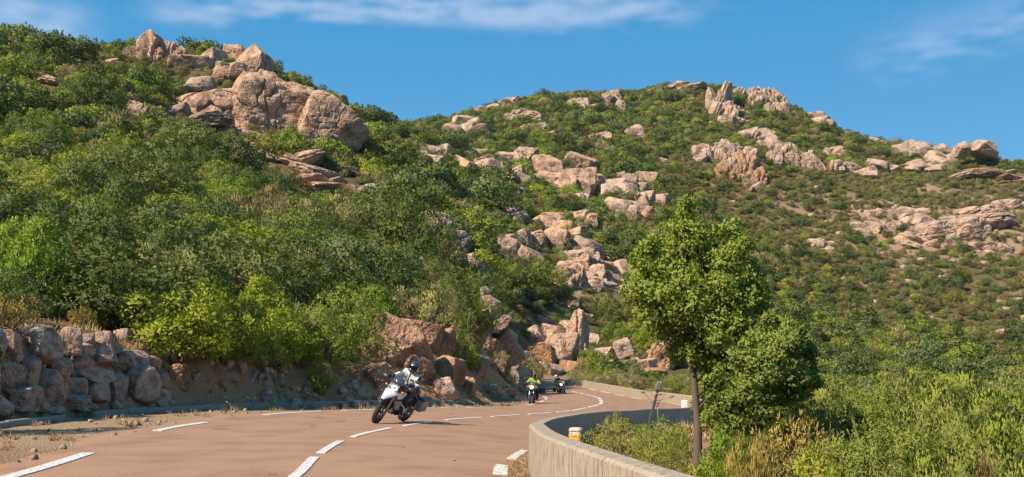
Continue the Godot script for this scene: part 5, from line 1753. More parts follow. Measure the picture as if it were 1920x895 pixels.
func skin(st: SurfaceTool, bones: Array, cell: float, k: float, paint: Callable) -> void:
	var lo := Vector3.ONE * 1e9
	var hi := -lo
	for b in bones:
		var r: float = maxf(b[2], b[3]) + cell * 3.0
		for e in 2:
			lo = lo.min((b[e] as Vector3) - Vector3.ONE * r)
			hi = hi.max((b[e] as Vector3) + Vector3.ONE * r)
	var n := Vector3i(((hi - lo) / cell).ceil()) + Vector3i.ONE
	var f := PackedFloat32Array()
	f.resize(n.x * n.y * n.z)
	f.fill(1.0)
	for b in bones:
		var r: float = maxf(b[2], b[3]) + cell * 2.0 + k
		var a0 := Vector3i((((b[0] as Vector3).min(b[1]) - Vector3.ONE * r - lo) / cell).floor()).clamp(Vector3i.ZERO, n - Vector3i.ONE)
		var a1 := Vector3i((((b[0] as Vector3).max(b[1]) + Vector3.ONE * r - lo) / cell).ceil()).clamp(Vector3i.ZERO, n - Vector3i.ONE)
		for z in range(a0.z, a1.z + 1):
			for y in range(a0.y, a1.y + 1):
				for x in range(a0.x, a1.x + 1):
					var at := (z * n.y + y) * n.x + x
					var d := bone_d(lo + Vector3(x, y, z) * cell, b)
					if d < r: f[at] = smin(f[at], d, k)
	var ids := {}
	var pts := PackedVector3Array()
	var step := [1, n.x, n.x * n.y]
	var corner := []
	for c in 8: corner.append((c & 1) * step[0] + ((c >> 1) & 1) * step[1] + ((c >> 2) & 1) * step[2])
	for z in n.z - 1:
		for y in n.y - 1:
			for x in n.x - 1:
				var at: int = (z * n.y + y) * n.x + x
				var neg := 0
				for c in 8:
					if f[at + corner[c]] < 0.0: neg += 1
				if neg == 0 or neg == 8: continue
				var sum := Vector3.ZERO
				var hits := 0
				for c in 8:
					for ax in 3:
						if c & (1 << ax): continue
						var v0 := f[at + corner[c]]
						var v1 := f[at + corner[c | (1 << ax)]]
						if (v0 < 0.0) != (v1 < 0.0):
							var p := Vector3(c & 1, (c >> 1) & 1, (c >> 2) & 1)
							p[ax] += v0 / (v0 - v1)
							sum += p
							hits += 1
				ids[at] = pts.size()
				pts.append(lo + (Vector3(x, y, z) + sum / hits) * cell)
	var nor := PackedVector3Array()
	var col := PackedColorArray()
	for p in pts:
		var best := 1e9
		var who: Array = bones[0]
		var g := Vector3.ZERO
		for b in bones:
			var d := bone_d(p, b)
			if d < k * 1.5 + 0.02:
				var a: Vector3 = b[0]
				var ab: Vector3 = (b[1] as Vector3) - a
				var fr := clampf((p - a).dot(ab) / maxf(ab.length_squared(), 1e-9), 0.0, 1.0)
				g += (p - (a + ab * fr)).normalized() / pow(maxf(d, 0.0) + 0.012, 2.0)
			if d < best:
				best = d
				who = b
		nor.append(g.normalized())
		col.append(paint.call(p, who))
	for at in ids:
		for ax in 3:
			var nxt: int = at + step[ax]
			if (f[at] < 0.0) == (f[nxt] < 0.0): continue
			var u: int = step[(ax + 1) % 3]
			var w: int = step[(ax + 2) % 3]
			var q := [at, at - u, at - u - w, at - w]
			var okay := true
			for i in q:
				if not ids.has(i): okay = false
			if not okay: continue
			var v := q.map(func(i): return ids[i])
			if f[at] < 0.0: v.reverse()
			for i in [0, 1, 2, 0, 2, 3]:
				st.set_normal(nor[v[i]])
				st.set_color(col[v[i]])
				st.add_vertex(pts[v[i]])

func rider_bones(cruise: bool) -> Array:
	var up := 0.06 if cruise else 0.0
	var out := [
		[Vector3(-0.09, 0.90, -0.25), Vector3(0.09, 0.90, -0.25), 0.13, 0.13, "legs"],
		[Vector3(0, 0.96, -0.24), Vector3(0, 1.14, -0.18 - up), 0.145, 0.15, "torso"],
		[Vector3(-0.09, 1.25, -0.12 - up), Vector3(0.09, 1.25, -0.12 - up), 0.135, 0.135, "torso"],
		[Vector3(-0.15, 1.36, -0.08 - up), Vector3(0.15, 1.36, -0.08 - up), 0.088, 0.088, "torso"],
		[Vector3(0, 1.38, -0.07 - up), Vector3(0, 1.48, -0.02 - up), 0.062, 0.058, "collar"],
		[Vector3(0, 1.54, 0.0 - up), Vector3(0, 1.60, -0.01 - up), 0.086, 0.09, "skin"],
		[Vector3(0, 1.50, 0.035 - up), Vector3(0, 1.49, 0.055 - up), 0.055, 0.038, "skin"],
		[Vector3(0, 1.56, 0.085 - up), Vector3(0, 1.535, 0.10 - up), 0.010, 0.016, "skin"],
	]
	for s in [-1.0, 1.0]:
		out.append([Vector3(0.19 * s, 1.355, -0.07 - up), Vector3(0.36 * s, 1.14, 0.08 - up * 0.5), 0.078, 0.058, "upperarm"])
		out.append([Vector3(0.36 * s, 1.14, 0.08 - up * 0.5), Vector3(0.40 * s, 1.135, 0.285), 0.058, 0.043, "forearm"])
		out.append([Vector3(0.40 * s, 1.135, 0.25), Vector3(0.40 * s, 1.142, 0.30), 0.050, 0.046, "glove"])
		out.append([Vector3(0.11 * s, 0.90, -0.2), Vector3(0.26 * s, 0.79, 0.22), 0.112, 0.078, "legs"])
		out.append([Vector3(0.26 * s, 0.79, 0.22), Vector3(0.26 * s, 0.48, 0.0), 0.078, 0.062, "shin"])
		out.append([Vector3(0.26 * s, 0.50, 0.01), Vector3(0.26 * s, 0.38, -0.04), 0.066, 0.052, "boot"])
		out.append([Vector3(0.26 * s, 0.365, -0.07), Vector3(0.265 * s, 0.345, 0.13), 0.047, 0.04, "boot"])
	return out

func hand_bones(s: float) -> Array:      # a gloved hand closed round the grip
	var x := 0.40 * s
	var out := [[Vector3(x - 0.012 * s, 1.142, 0.30), Vector3(x - 0.022 * s, 1.153, 0.352), 0.021, 0.017, "glove"], [Vector3(x + 0.012 * s, 1.142, 0.30), Vector3(x + 0.026 * s, 1.15, 0.35), 0.021, 0.016, "glove"], [Vector3(x - 0.022 * s, 1.15, 0.33), Vector3(x + 0.024 * s, 1.15, 0.33), 0.018, 0.018, "glove"]]
	var reach := [0.9, 1.0, 0.95, 0.78]
	for i in 4:
		var fx := x + (-0.030 + 0.021 * i) * s
		var k: float = reach[i]
		var a := Vector3(fx, 1.152, 0.352)
		var b := Vector3(fx + 0.002 * s, 1.146 - 0.004 * k, 0.352 + 0.044 * k)
		var c := Vector3(fx + 0.002 * s, 1.146 - 0.034 * k, 0.352 + 0.050 * k)
		var e := Vector3(fx, 1.146 - 0.050 * k, 0.352 + 0.026 * k)
		out.append([a, b, 0.0105, 0.0098, "glove"])
		out.append([b, c, 0.0098, 0.0092, "glove"])
		out.append([c, e, 0.0092, 0.0085, "glove"])
	out.append([Vector3(x - 0.026 * s, 1.142, 0.315), Vector3(x - 0.046 * s, 1.118, 0.35), 0.013, 0.011, "glove"])
	out.append([Vector3(x - 0.046 * s, 1.118, 0.35), Vector3(x - 0.034 * s, 1.095, 0.376), 0.011, 0.009, "glove"])
	return out

func rider(kind: int, t: Transform3D, label: String) -> void:
	var look: Dictionary = [
		{"torso": Color(0.46, 0.47, 0.47), "dark": Color(0.022, 0.023, 0.026), "legs": Color(0.020, 0.021, 0.024), "glove": Color(0.02, 0.02, 0.02), "helmet": Color(0.028, 0.033, 0.04)},
		{"torso": Color(0.28, 0.34, 0.05), "dark": Color(0.02, 0.02, 0.022), "legs": Color(0.018, 0.018, 0.02), "glove": Color(0.02, 0.02, 0.02), "helmet": Color(0.014, 0.014, 0.018)},
		{"torso": Color(0.024, 0.023, 0.024), "dark": Color(0.02, 0.02, 0.022), "legs": Color(0.02, 0.022, 0.03), "glove": Color(0.015, 0.015, 0.015), "helmet": Color(0.62, 0.60, 0.57)},
	][kind]
	var paint := func(p: Vector3, b: Array) -> Color:
		var w: String = b[4]
		if w == "skin": return Color(0.45, 0.26, 0.18)
		if w == "glove": return look.glove
		if w == "legs" or w == "shin": return look.legs
		if w == "boot": return Color(0.016, 0.015, 0.014)
		if w == "collar": return look.dark
		if kind == 0:
			if w == "upperarm" and absf(p.x) > 0.235 and p.y > 1.30: return look.dark      # shoulder pads
			if w == "upperarm" and p.y < 1.21 and fmod(p.y * 25.0, 1.0) < 0.45: return look.dark
			if w == "forearm": return look.dark if p.z < 0.2 else Color(0.30, 0.31, 0.31)
			if w == "torso" and absf(p.x) < 0.022: return look.dark                        # zip
			if w == "torso" and p.y < 1.14 and absf(p.x) > 0.07: return look.dark
			if w == "torso" and p.y > 1.22 and p.y < 1.27 and absf(p.x) > 0.05: return look.dark
		if kind == 1:
			if w == "forearm": return look.dark
			if w == "torso" and p.y < 1.03: return look.dark
			if w == "torso" and p.y > 1.13 and p.y < 1.17: return Color(0.5, 0.5, 0.48)
			if w == "upperarm" and p.y < 1.2: return look.dark
		return look.torso
	var st := SurfaceTool.new()
	st.begin(Mesh.PRIMITIVE_TRIANGLES)
	skin(st, rider_bones(kind == 2), [0.016, 0.02, 0.024][kind], 0.045, paint)
	for s in [-1.0, 1.0]:
		skin(st, hand_bones(s), 0.004 if kind == 0 else 0.005, 0.008, paint)
	st.index()
	var o := thing("person", Vector3.ZERO, label, "person", "motorcyclists on the road")
	o.transform = t
	var cloth := plain_mat(Color.WHITE, 0.75)
	cloth.vertex_color_use_as_albedo = true
	mi("body", st.commit(), cloth, o)
	var back := -0.06 if kind == 2 else 0.0
	var g := G.new()
	g.ell(Vector3(0, 1.575, -0.01 + back), Vector3(0.132, 0.148, 0.158), Basis(Vector3.RIGHT, 0.12), 28, 18)
	g.ell(Vector3(0, 1.495, 0.055 + back), Vector3(0.098, 0.068, 0.105), Basis(), 22, 12)
	if kind == 0: g.box(Vector3(0, 1.722, -0.03 + back), Vector3(0.05, 0.016, 0.10), Basis(Vector3.RIGHT, 0.25), 0.006)
	var paintwork := plain_mat(look.helmet.linear_to_srgb(), 0.22)
	paintwork.clearcoat_enabled = true
	paintwork.clearcoat = 0.8
	var helmet := mi("helmet", g.done(), paintwork, o)
	var v := G.new()
	v.ell(Vector3(0, 1.57, -0.005 + back), Vector3(0.136, 0.150, 0.164), Basis(Vector3.RIGHT, 0.05), 22, 8, -1.25, 1.25, -0.28, 0.42)
	var glass := plain_mat(Color(0.11, 0.06, 0.07) if kind == 0 else Color(0.03, 0.03, 0.04), 0.06)
	glass.metallic = 0.35
	mi("visor", v.done(), glass, helmet)
	if kind == 0:
		var s := G.new()
		s.ell(Vector3(0, 1.565, -0.01 + back), Vector3(0.137, 0.10, 0.162), Basis(Vector3.RIGHT, 0.1), 6, 6, 1.15, 1.45, -0.5, 0.4)
		mi("stripe", s.done(), plain_mat(lin(0.75, 0.62, 0.25), 0.35), helmet)

# ------------------------------------------------------------------ motorcycles: front looks along +z, the rider's left is +x
func wheel(parent: Node3D, z: float, r: float, tw: float, steer: float, kind: int, front: bool) -> void:
	var w := Node3D.new()
	w.name = "wheel"
	parent.add_child(w, true)
	w.position = Vector3(0, r, z)
	w.rotation.y = steer
	var g := G.new()
	g.ring(Vector3.ZERO, Vector3.RIGHT, r - 0.058, tw * 0.5, 0.058, 44, 12)
	for i in 44:      # tread blocks
		var a := TAU * i / 44.0
		for s in [-1.0, 1.0]:
			var dir := Vector3(0, cos(a), sin(a))
			g.box(dir * (r - 0.007) + Vector3(s * tw * 0.2, 0, 0), Vector3(tw * 0.26, 0.016, 0.024), Basis(Vector3.RIGHT, a) * Basis(Vector3.UP, 0.3 * s), 0.003)
	mi("tyre", g.done(), M.rubber, w)
	var m := G.new()
	m.ring(Vector3.ZERO, Vector3.RIGHT, r - 0.115, tw * 0.34, 0.016, 36, 8)
	m.tube([Vector3(-tw * 0.45, 0, 0), Vector3(tw * 0.45, 0, 0)], 0.035, 14)
	var n := 10 if kind != 1 else 18
	for i in n:
		var a := TAU * i / n
		var e := Vector3(0, cos(a), sin(a))
		var off := Vector3(0.03 if i % 2 == 0 else -0.03, 0, 0)
		m.tube([off + e * 0.03, off * 0.4 + e * (r - 0.115)], 0.011 if kind != 1 else 0.005, 5)
	mi("rim", m.done(), M.alloy if kind != 0 else M.dark_alloy, w)
	for s in ([-1.0, 1.0] if front else [1.0]):
		var d := G.new()
		d.ring(Vector3(s * tw * 0.62, 0, 0), Vector3.RIGHT, 0.125, 0.003, 0.026, 30, 6)
		for i in 5: d.tube([Vector3(s * tw * 0.6, 0, 0), Vector3(s * tw * 0.62, cos(TAU * i / 5) * 0.11, sin(TAU * i / 5) * 0.11)], 0.008, 5)
		mi("brake_disc", d.done(), M.steel, w)

func motorcycle(kind: int, t: Transform3D, label: String) -> void:
	var o := thing("motorcycle", Vector3.ZERO, label, "motorcycle", "motorcycles on the road")
	o.transform = t
	var body: Material = [M.white_paint, M.tan_paint, M.brown_paint][kind]
	var steer := 0.10 if kind == 0 else 0.0
	var wf: float = [0.33, 0.345, 0.32][kind]
	wheel(o, 0.76, wf, [0.125, 0.10, 0.12][kind], steer, kind, true)
	wheel(o, -0.74, [0.33, 0.32, 0.32][kind], [0.175, 0.14, 0.16][kind], 0.0, kind, false)
	# fork, yokes, front mudguard
	for s in [-1.0, 1.0]:
		var g := G.new()
		g.tube([Vector3(0.105 * s, wf, 0.77), Vector3(0.105 * s, 0.62, 0.66), Vector3(0.105 * s, 1.02, 0.52)], [0.024, 0.027, 0.021], 10)
		mi("fork_leg", g.done(), M.chrome if kind == 2 else M.gold_fork if kind == 0 else M.steel, o)
	var y := G.new()
	y.box(Vector3(0, 1.0, 0.525), Vector3(0.27, 0.035, 0.08), Basis(Vector3.RIGHT, 0.3), 0.008)
	y.box(Vector3(0, 0.84, 0.585), Vector3(0.27, 0.04, 0.08), Basis(Vector3.RIGHT, 0.3), 0.008)
	mi("fork_yoke", y.done(), M.black_metal, o)
	var mg := G.new()
	var rings := []
	for i in 9:
		var a := lerpf(-0.75, 0.95, i / 8.0)
		var c := Vector3(0, wf + cos(a) * (wf + 0.03), 0.76 + sin(-a) * (wf + 0.03))
		var up := Vector3(0, cos(a), sin(-a))
		var hw := 0.075 * (1.0 - 0.35 * absf(a) / 0.95)
		rings.append(PackedVector3Array([c + Vector3(-hw, 0, 0) - up * 0.03, c + Vector3(-hw * 0.6, 0, 0) + up * 0.012, c + Vector3(hw * 0.6, 0, 0) + up * 0.012, c + Vector3(hw, 0, 0) - up * 0.03, c + Vector3(hw * 0.5, 0, 0) - up * 0.0, c + Vector3(-hw * 0.5, 0, 0) - up * 0.0]))
	mg.loft(rings)
	mi("mudguard", mg.done(), M.black_plastic if kind != 2 else body, o)
	# frame, swing arm, engine
	var f := G.new()
	f.tube([Vector3(0, 0.98, 0.5), Vector3(0.05, 0.86, 0.2), Vector3(0.10, 0.80, -0.25), Vector3(0.10, 0.86, -0.75)], 0.022, 8)
	f.tube([Vector3(0, 0.98, 0.5), Vector3(-0.05, 0.86, 0.2), Vector3(-0.10, 0.80, -0.25), Vector3(-0.10, 0.86, -0.75)], 0.022, 8)
	f.tube([Vector3(0, 0.9, 0.52), Vector3(0.12, 0.45, 0.38), Vector3(0.13, 0.28, 0.15), Vector3(0.12, 0.35, -0.25), Vector3(0.10, 0.8, -0.3)], 0.02, 8)
	f.tube([Vector3(0, 0.9, 0.52), Vector3(-0.12, 0.45, 0.38), Vector3(-0.13, 0.28, 0.15), Vector3(-0.12, 0.35, -0.25), Vector3(-0.10, 0.8, -0.3)], 0.02, 8)
	mi("frame", f.done(), M.black_metal, o)
	var sa := G.new()
	sa.tube([Vector3(0.11, 0.40, -0.22), Vector3(0.12, 0.33, -0.74)], [0.045, 0.03], 8)
	if kind != 0: sa.tube([Vector3(-0.11, 0.40, -0.22), Vector3(-0.12, 0.33, -0.74)], [0.04, 0.03], 8)
	mi("swing_arm", sa.done(), M.black_metal, o)
	var e := G.new()
	e.box(Vector3(0, 0.47, 0.06), Vector3(0.30, 0.34, 0.46), Basis(), 0.05)
	e.box(Vector3(0, 0.33, 0.04), Vector3(0.24, 0.12, 0.52), Basis(), 0.04)
	for s in [-1.0, 1.0]:
		if kind == 0:      # the two flat cylinders that stick out at the sides
			e.tube([Vector3(0.14 * s, 0.50, 0.20), Vector3(0.33 * s, 0.51, 0.20)], 0.075, 14)
			for i in 5: e.disc(Vector3((0.19 + i * 0.022) * s, 0.505, 0.20), Vector3.RIGHT, 0.095, 0.007, 18)
		elif kind == 2:
			for q in [[0.16, 0.16], [-0.12, -0.16]]:
				e.tube([Vector3(0.02 * s, 0.55, q[1] * 0.4), Vector3(0.05 * s, 0.78, q[1])], 0.075, 12)
		else:
			e.tube([Vector3(0.05 * s, 0.55, 0.14), Vector3(0.06 * s, 0.80, 0.22)], 0.08, 12)
	mi("engine", e.done(), M.engine, o)
	if kind == 0:
		for s in [-1.0, 1.0]:
			var c := G.new()
			c.box(Vector3(0.355 * s, 0.51, 0.20), Vector3(0.07, 0.15, 0.17), Basis(), 0.03)
			mi("cylinder_head", c.done(), M.steel, o)
			var guard := G.new()
			guard.tube([Vector3(0.16 * s, 0.72, 0.42), Vector3(0.36 * s, 0.62, 0.36), Vector3(0.40 * s, 0.48, 0.30), Vector3(0.36 * s, 0.36, 0.18), Vector3(0.16 * s, 0.30, 0.10)], 0.013, 8)
			mi("crash_bar", guard.done(), M.chrome, o)
	# tank, seat, tail
	var tank := []
	for q in [[0.42, 0.90, 0.07, 0.06], [0.34, 0.96, 0.15, 0.11], [0.18, 0.99, 0.19, 0.14], [0.02, 0.95, 0.17, 0.13], [-0.12, 0.89, 0.10, 0.09]]:
		var ring := PackedVector3Array()
		for i in 14:
			var a := TAU * i / 14.0
			ring.append(Vector3(q[2] * signf(cos(a)) * pow(absf(cos(a)), 0.75), q[1] + q[3] * signf(sin(a)) * pow(absf(sin(a)), 0.75), q[0]))
		tank.append(ring)
	var tk := G.new()
	tk.loft(tank)
	mi("fuel_tank", tk.done(), body if kind != 0 else M.dark_paint, o)
	var seat := []
	for q in [[-0.08, 0.86, 0.09, 0.04], [-0.22, 0.85, 0.14, 0.05], [-0.42, 0.87, 0.15, 0.05], [-0.5, 0.90, 0.14, 0.055], [-0.78, 0.92, 0.11, 0.045]]:
		var ring := PackedVector3Array()
		for i in 12:
			var a := TAU * i / 12.0
			ring.append(Vector3(q[2] * signf(cos(a)) * pow(absf(cos(a)), 0.6), q[1] + q[3] * sin(a), q[0]))
		seat.append(ring)
	var sg := G.new()
	sg.loft(seat)
	mi("seat", sg.done(), M.seat, o)
	var tl := G.new()
	tl.hull([Vector3(-0.10, 0.78, -0.55), Vector3(0.10, 0.78, -0.55), Vector3(0.06, 0.84, -0.98), Vector3(-0.06, 0.84, -0.98), Vector3(-0.12, 0.88, -0.55), Vector3(0.12, 0.88, -0.55), Vector3(0.07, 0.90, -0.98), Vector3(-0.07, 0.90, -0.98)], Vector3(0, 0.85, -0.75))
	tl.hull([Vector3(-0.08, 0.42, -0.98), Vector3(0.08, 0.42, -0.98), Vector3(0.08, 0.44, -1.02), Vector3(-0.08, 0.44, -1.02), Vector3(-0.07, 0.85, -0.9), Vector3(0.07, 0.85, -0.9), Vector3(0.07, 0.86, -0.94), Vector3(-0.07, 0.86, -0.94)], Vector3(0, 0.65, -0.96))
	mi("tail", tl.done(), M.black_plastic, o)
	# handlebar, levers, mirrors
	var hb := G.new()
	hb.tube([Vector3(-0.47, 1.12, 0.36), Vector3(-0.30, 1.13, 0.385), Vector3(-0.12, 1.06, 0.50), Vector3(0.12, 1.06, 0.50), Vector3(0.30, 1.13, 0.385), Vector3(0.47, 1.12, 0.36)], 0.0135, 10)
	mi("handlebar", hb.done(), M.black_metal if kind != 2 else M.chrome, o)
	for s in [-1.0, 1.0]:
		var gr := G.new()
		gr.tube([Vector3(0.33 * s, 1.128, 0.382), Vector3(0.47 * s, 1.12, 0.36)], 0.018, 10)
		mi("grip", gr.done(), M.rubber, o)
		var mr := G.new()
		mr.tube([Vector3(0.30 * s, 1.14, 0.40), Vector3(0.33 * s, 1.24, 0.42), Vector3(0.40 * s, 1.33, 0.40)], 0.007, 6)
		mr.ell(Vector3(0.42 * s, 1.36, 0.395), Vector3(0.075, 0.046, 0.022), Basis(Vector3.FORWARD, 0.2 * s), 16, 8)
		mi("mirror", mr.done(), M.black_plastic if kind != 2 else M.chrome, o)
		if kind == 0:
			var hg := G.new()
			hg.ell(Vector3(0.42 * s, 1.125, 0.46), Vector3(0.12, 0.062, 0.045), Basis(Vector3.UP, 0.25 * s), 16, 8)
			mi("hand_guard", hg.done(), M.black_plastic, o)
		var ind := G.new()
		ind.ell(Vector3(0.25 * s, 0.98, 0.56), Vector3(0.04, 0.022, 0.03))
		mi("indicator", ind.done(), M.amber, o)
		var peg := G.new()
		peg.tube([Vector3(0.14 * s, 0.31, 0.02), Vector3(0.31 * s, 0.31, 0.02)], 0.014, 8)
		mi("footpeg", peg.done(), M.steel, o)
	if kind == 0:
		# beak and front cowl
		var bk := []
		for q in [[0.50, 1.00, 0.20, 0.05], [0.62, 0.985, 0.19, 0.045], [0.74, 0.93, 0.145, 0.04], [0.87, 0.86, 0.085, 0.03], [0.98, 0.80, 0.035, 0.018]]:
			var ring := PackedVector3Array()
			for i in 12:
				var a := TAU * i / 12.0
				ring.append(Vector3(q[2] * cos(a), q[1] - 0.06 + q[3] * sin(a) - 0.05 * absf(cos(a)), q[0]))
			bk.append(ring)
		var b := G.new()
		b.loft(bk)
		mi("beak", b.done(), body, o)
		for s in [-1.0, 1.0]:
			var sp := G.new()
			sp.hull([Vector3(0.15 * s, 0.74, 0.48), Vector3(0.20 * s, 0.76, 0.42), Vector3(0.23 * s, 0.80, 0.20), Vector3(0.19 * s, 0.80, 0.22), Vector3(0.17 * s, 0.92, 0.58), Vector3(0.22 * s, 0.93, 0.50), Vector3(0.24 * s, 0.96, 0.28), Vector3(0.20 * s, 0.96, 0.30)], Vector3(0.2 * s, 0.85, 0.38))
			mi("side_panel", sp.done(), body, o)
			var rc := G.new()
			rc.hull([Vector3(0.12 * s, 0.46, 0.40), Vector3(0.22 * s, 0.46, 0.36), Vector3(0.24 * s, 0.50, 0.30), Vector3(0.14 * s, 0.50, 0.30), Vector3(0.15 * s, 0.70, 0.50), Vector3(0.24 * s, 0.72, 0.44), Vector3(0.25 * s, 0.72, 0.36), Vector3(0.16 * s, 0.72, 0.36)], Vector3(0.19 * s, 0.6, 0.4))
			mi("radiator_cowl", rc.done(), M.silver, o)
		var hl := G.new()
		hl.hull([Vector3(-0.16, 0.94, 0.66), Vector3(0.16, 0.94, 0.66), Vector3(0.17, 0.96, 0.5), Vector3(-0.17, 0.96, 0.5), Vector3(-0.13, 1.10, 0.60), Vector3(0.13, 1.10, 0.60), Vector3(0.15, 1.12, 0.5), Vector3(-0.15, 1.12, 0.5)], Vector3(0, 1.02, 0.57))
		var head := mi("headlight", hl.done(), M.black_plastic, o)
		var lens := G.new()
		lens.ell(Vector3(0.035, 1.015, 0.64), Vector3(0.082, 0.045, 0.03), Basis(Vector3.RIGHT, -0.35), 18, 10)
		lens.ell(Vector3(-0.095, 1.02, 0.635), Vector3(0.04, 0.034, 0.03), Basis(Vector3.RIGHT, -0.35), 18, 10)
		mi("lens", lens.done(), M.lens, head)
		var rim := G.new()
		for i in 14:
			var a0 := TAU * i / 14.0
			var a1 := TAU * (i + 1) / 14.0
			rim.tube([Vector3(0.035 + cos(a0) * 0.088, 1.015 + sin(a0) * 0.05, 0.655), Vector3(0.035 + cos(a1) * 0.088, 1.015 + sin(a1) * 0.05, 0.655)], 0.009, 5)
		mi("light_ring", rim.done(), M.lit_ring, head)
		var ws := []
		for q in [[1.10, 0.61, 0.155], [1.20, 0.555, 0.165], [1.31, 0.49, 0.15], [1.41, 0.42, 0.11]]:
			var ring := PackedVector3Array()
			for i in 9:
				var x := lerpf(-1.0, 1.0, i / 8.0)
				ring.append(Vector3(x * q[2], q[0], q[1] - x * x * 0.06))
			for i in 9:
				var x := lerpf(1.0, -1.0, i / 8.0)
				ring.append(Vector3(x * q[2] * 0.98, q[0], q[1] - x * x * 0.06 - 0.005))
			ws.append(ring)
		var w := G.new()
		w.loft(ws)
		mi("windscreen", w.done(), M.screen, o)
		var dashb := G.new()
		dashb.box(Vector3(0, 1.16, 0.47), Vector3(0.24, 0.12, 0.05), Basis(Vector3.RIGHT, -0.5), 0.015)
		mi("instrument_panel", dashb.done(), M.black_plastic, o)
		for s in [-1.0, 1.0]:
			var pn := G.new()
			pn.box(Vector3(0.37 * s, 0.66, -0.62), Vector3(0.20, 0.32, 0.42), Basis(Vector3.UP, 0.06 * s), 0.025)
			var case_ := mi("pannier", pn.done(), M.alloy_case, o)
			var lid := G.new()
			lid.box(Vector3(0.37 * s, 0.84, -0.62), Vector3(0.215, 0.06, 0.435), Basis(Vector3.UP, 0.06 * s), 0.012)
			mi("lid", lid.done(), M.black_plastic, case_)
		var ex := G.new()
		ex.tube([Vector3(-0.14, 0.30, 0.2), Vector3(-0.16, 0.28, -0.2), Vector3(-0.22, 0.42, -0.5)], 0.024, 8)
		ex.tube([Vector3(-0.22, 0.42, -0.46), Vector3(-0.25, 0.56, -0.95)], 0.06, 12)
		mi("exhaust", ex.done(), M.steel, o)
	else:
		var hz := 0.66 if kind == 1 else 0.70
		var hy := 0.97 if kind == 1 else 0.93
		var shell := G.new()
		shell.ell(Vector3(0, hy, hz - 0.05), Vector3(0.105, 0.105, 0.11), Basis(), 20, 12)
		var head := mi("headlight", shell.done(), M.chrome if kind == 2 else M.black_plastic, o)
		var lens := G.new()
		lens.ell(Vector3(0, hy, hz), Vector3(0.092, 0.092, 0.07), Basis(), 20, 12)
		mi("lens", lens.done(), M.headlamp, head)
		var cw := []
		var wide := 0.24 if kind == 1 else 0.2
		for q in [[0.84, 0.56, 0.6], [0.95, 0.60, 1.0], [1.06, 0.57, 0.95], [1.18, 0.50, 0.8], [1.28, 0.44, 0.55]]:
			var ring := PackedVector3Array()
			for i in 11:
				var x := lerpf(-1.0, 1.0, i / 10.0)
				ring.append(Vector3(x * q[2] * wide, q[0], q[1] - x * x * 0.12))
			for i in 11:
				var x := lerpf(1.0, -1.0, i / 10.0)
				ring.append(Vector3(x * q[2] * wide * 0.95, q[0], q[1] - x * x * 0.12 - 0.02))
			cw.append(ring)
		var c := G.new()
		c.loft(cw.slice(0, 3))
		mi("cowl", c.done(), body, o)
		var w := G.new()
		w.loft(cw.slice(2, 5))
		mi("windscreen", w.done(), M.screen, o)
		if kind == 1:
			var pn := G.new()
			pn.box(Vector3(0.44, 0.80, -0.62), Vector3(0.34, 0.32, 0.44), Basis(Vector3.FORWARD, -0.08), 0.03)
			mi("pannier", pn.done(), M.black_plastic, o)
			var rack := G.new()
			rack.tube([Vector3(0.1, 0.88, -0.45), Vector3(0.28, 0.82, -0.5), Vector3(0.28, 0.82, -0.75), Vector3(0.1, 0.88, -0.8)], 0.012, 6)
			mi("luggage_rack", rack.done(), M.black_metal, o)
			var bag := G.new()
			bag.ell(Vector3(0.0, 1.08, 0.16), Vector3(0.14, 0.10, 0.16), Basis(), 16, 10)
			mi("tank_bag", bag.done(), M.hivis, o)
			for s in [-1.0, 1.0]:
				var sh := G.new()
				sh.hull([Vector3(0.10 * s, 0.55, 0.45), Vector3(0.16 * s, 0.55, 0.42), Vector3(0.20 * s, 0.70, 0.15), Vector3(0.14 * s, 0.70, 0.18), Vector3(0.12 * s, 0.86, 0.5), Vector3(0.19 * s, 0.88, 0.45), Vector3(0.22 * s, 0.92, 0.2), Vector3(0.15 * s, 0.92, 0.2)], Vector3(0.16 * s, 0.74, 0.3))
				mi("side_panel", sh.done(), M.black_plastic, o)
		else:
			for s in [-1.0, 1.0]:
				var sb := G.new()
				sb.ell(Vector3(0.34 * s, 0.60, -0.62), Vector3(0.13, 0.18, 0.27), Basis(), 18, 12)
				mi("saddle_bag", sb.done(), M.brown_leather, o)
				var ex := G.new()
				ex.tube([Vector3(0.10 * s, 0.62, 0.22), Vector3(0.20 * s, 0.42, 0.30), Vector3(0.22 * s, 0.28, 0.1), Vector3(0.24 * s, 0.27, -0.9)], [0.022, 0.024, 0.03, 0.042], 10)
				mi("exhaust", ex.done(), M.chrome, o)
				var cb := G.new()
				cb.tube([Vector3(0.05 * s, 0.72, 0.48), Vector3(0.32 * s, 0.62, 0.44), Vector3(0.36 * s, 0.45, 0.40), Vector3(0.30 * s, 0.30, 0.34), Vector3(0.06 * s, 0.28, 0.30)], 0.016, 8)
				mi("crash_bar", cb.done(), M.chrome, o)
				var lg := G.new()
				lg.ell(Vector3(0.27 * s, 0.72, 0.42), Vector3(0.10, 0.20, 0.05), Basis(), 14, 10)
				mi("leg_shield", lg.done(), body, o)

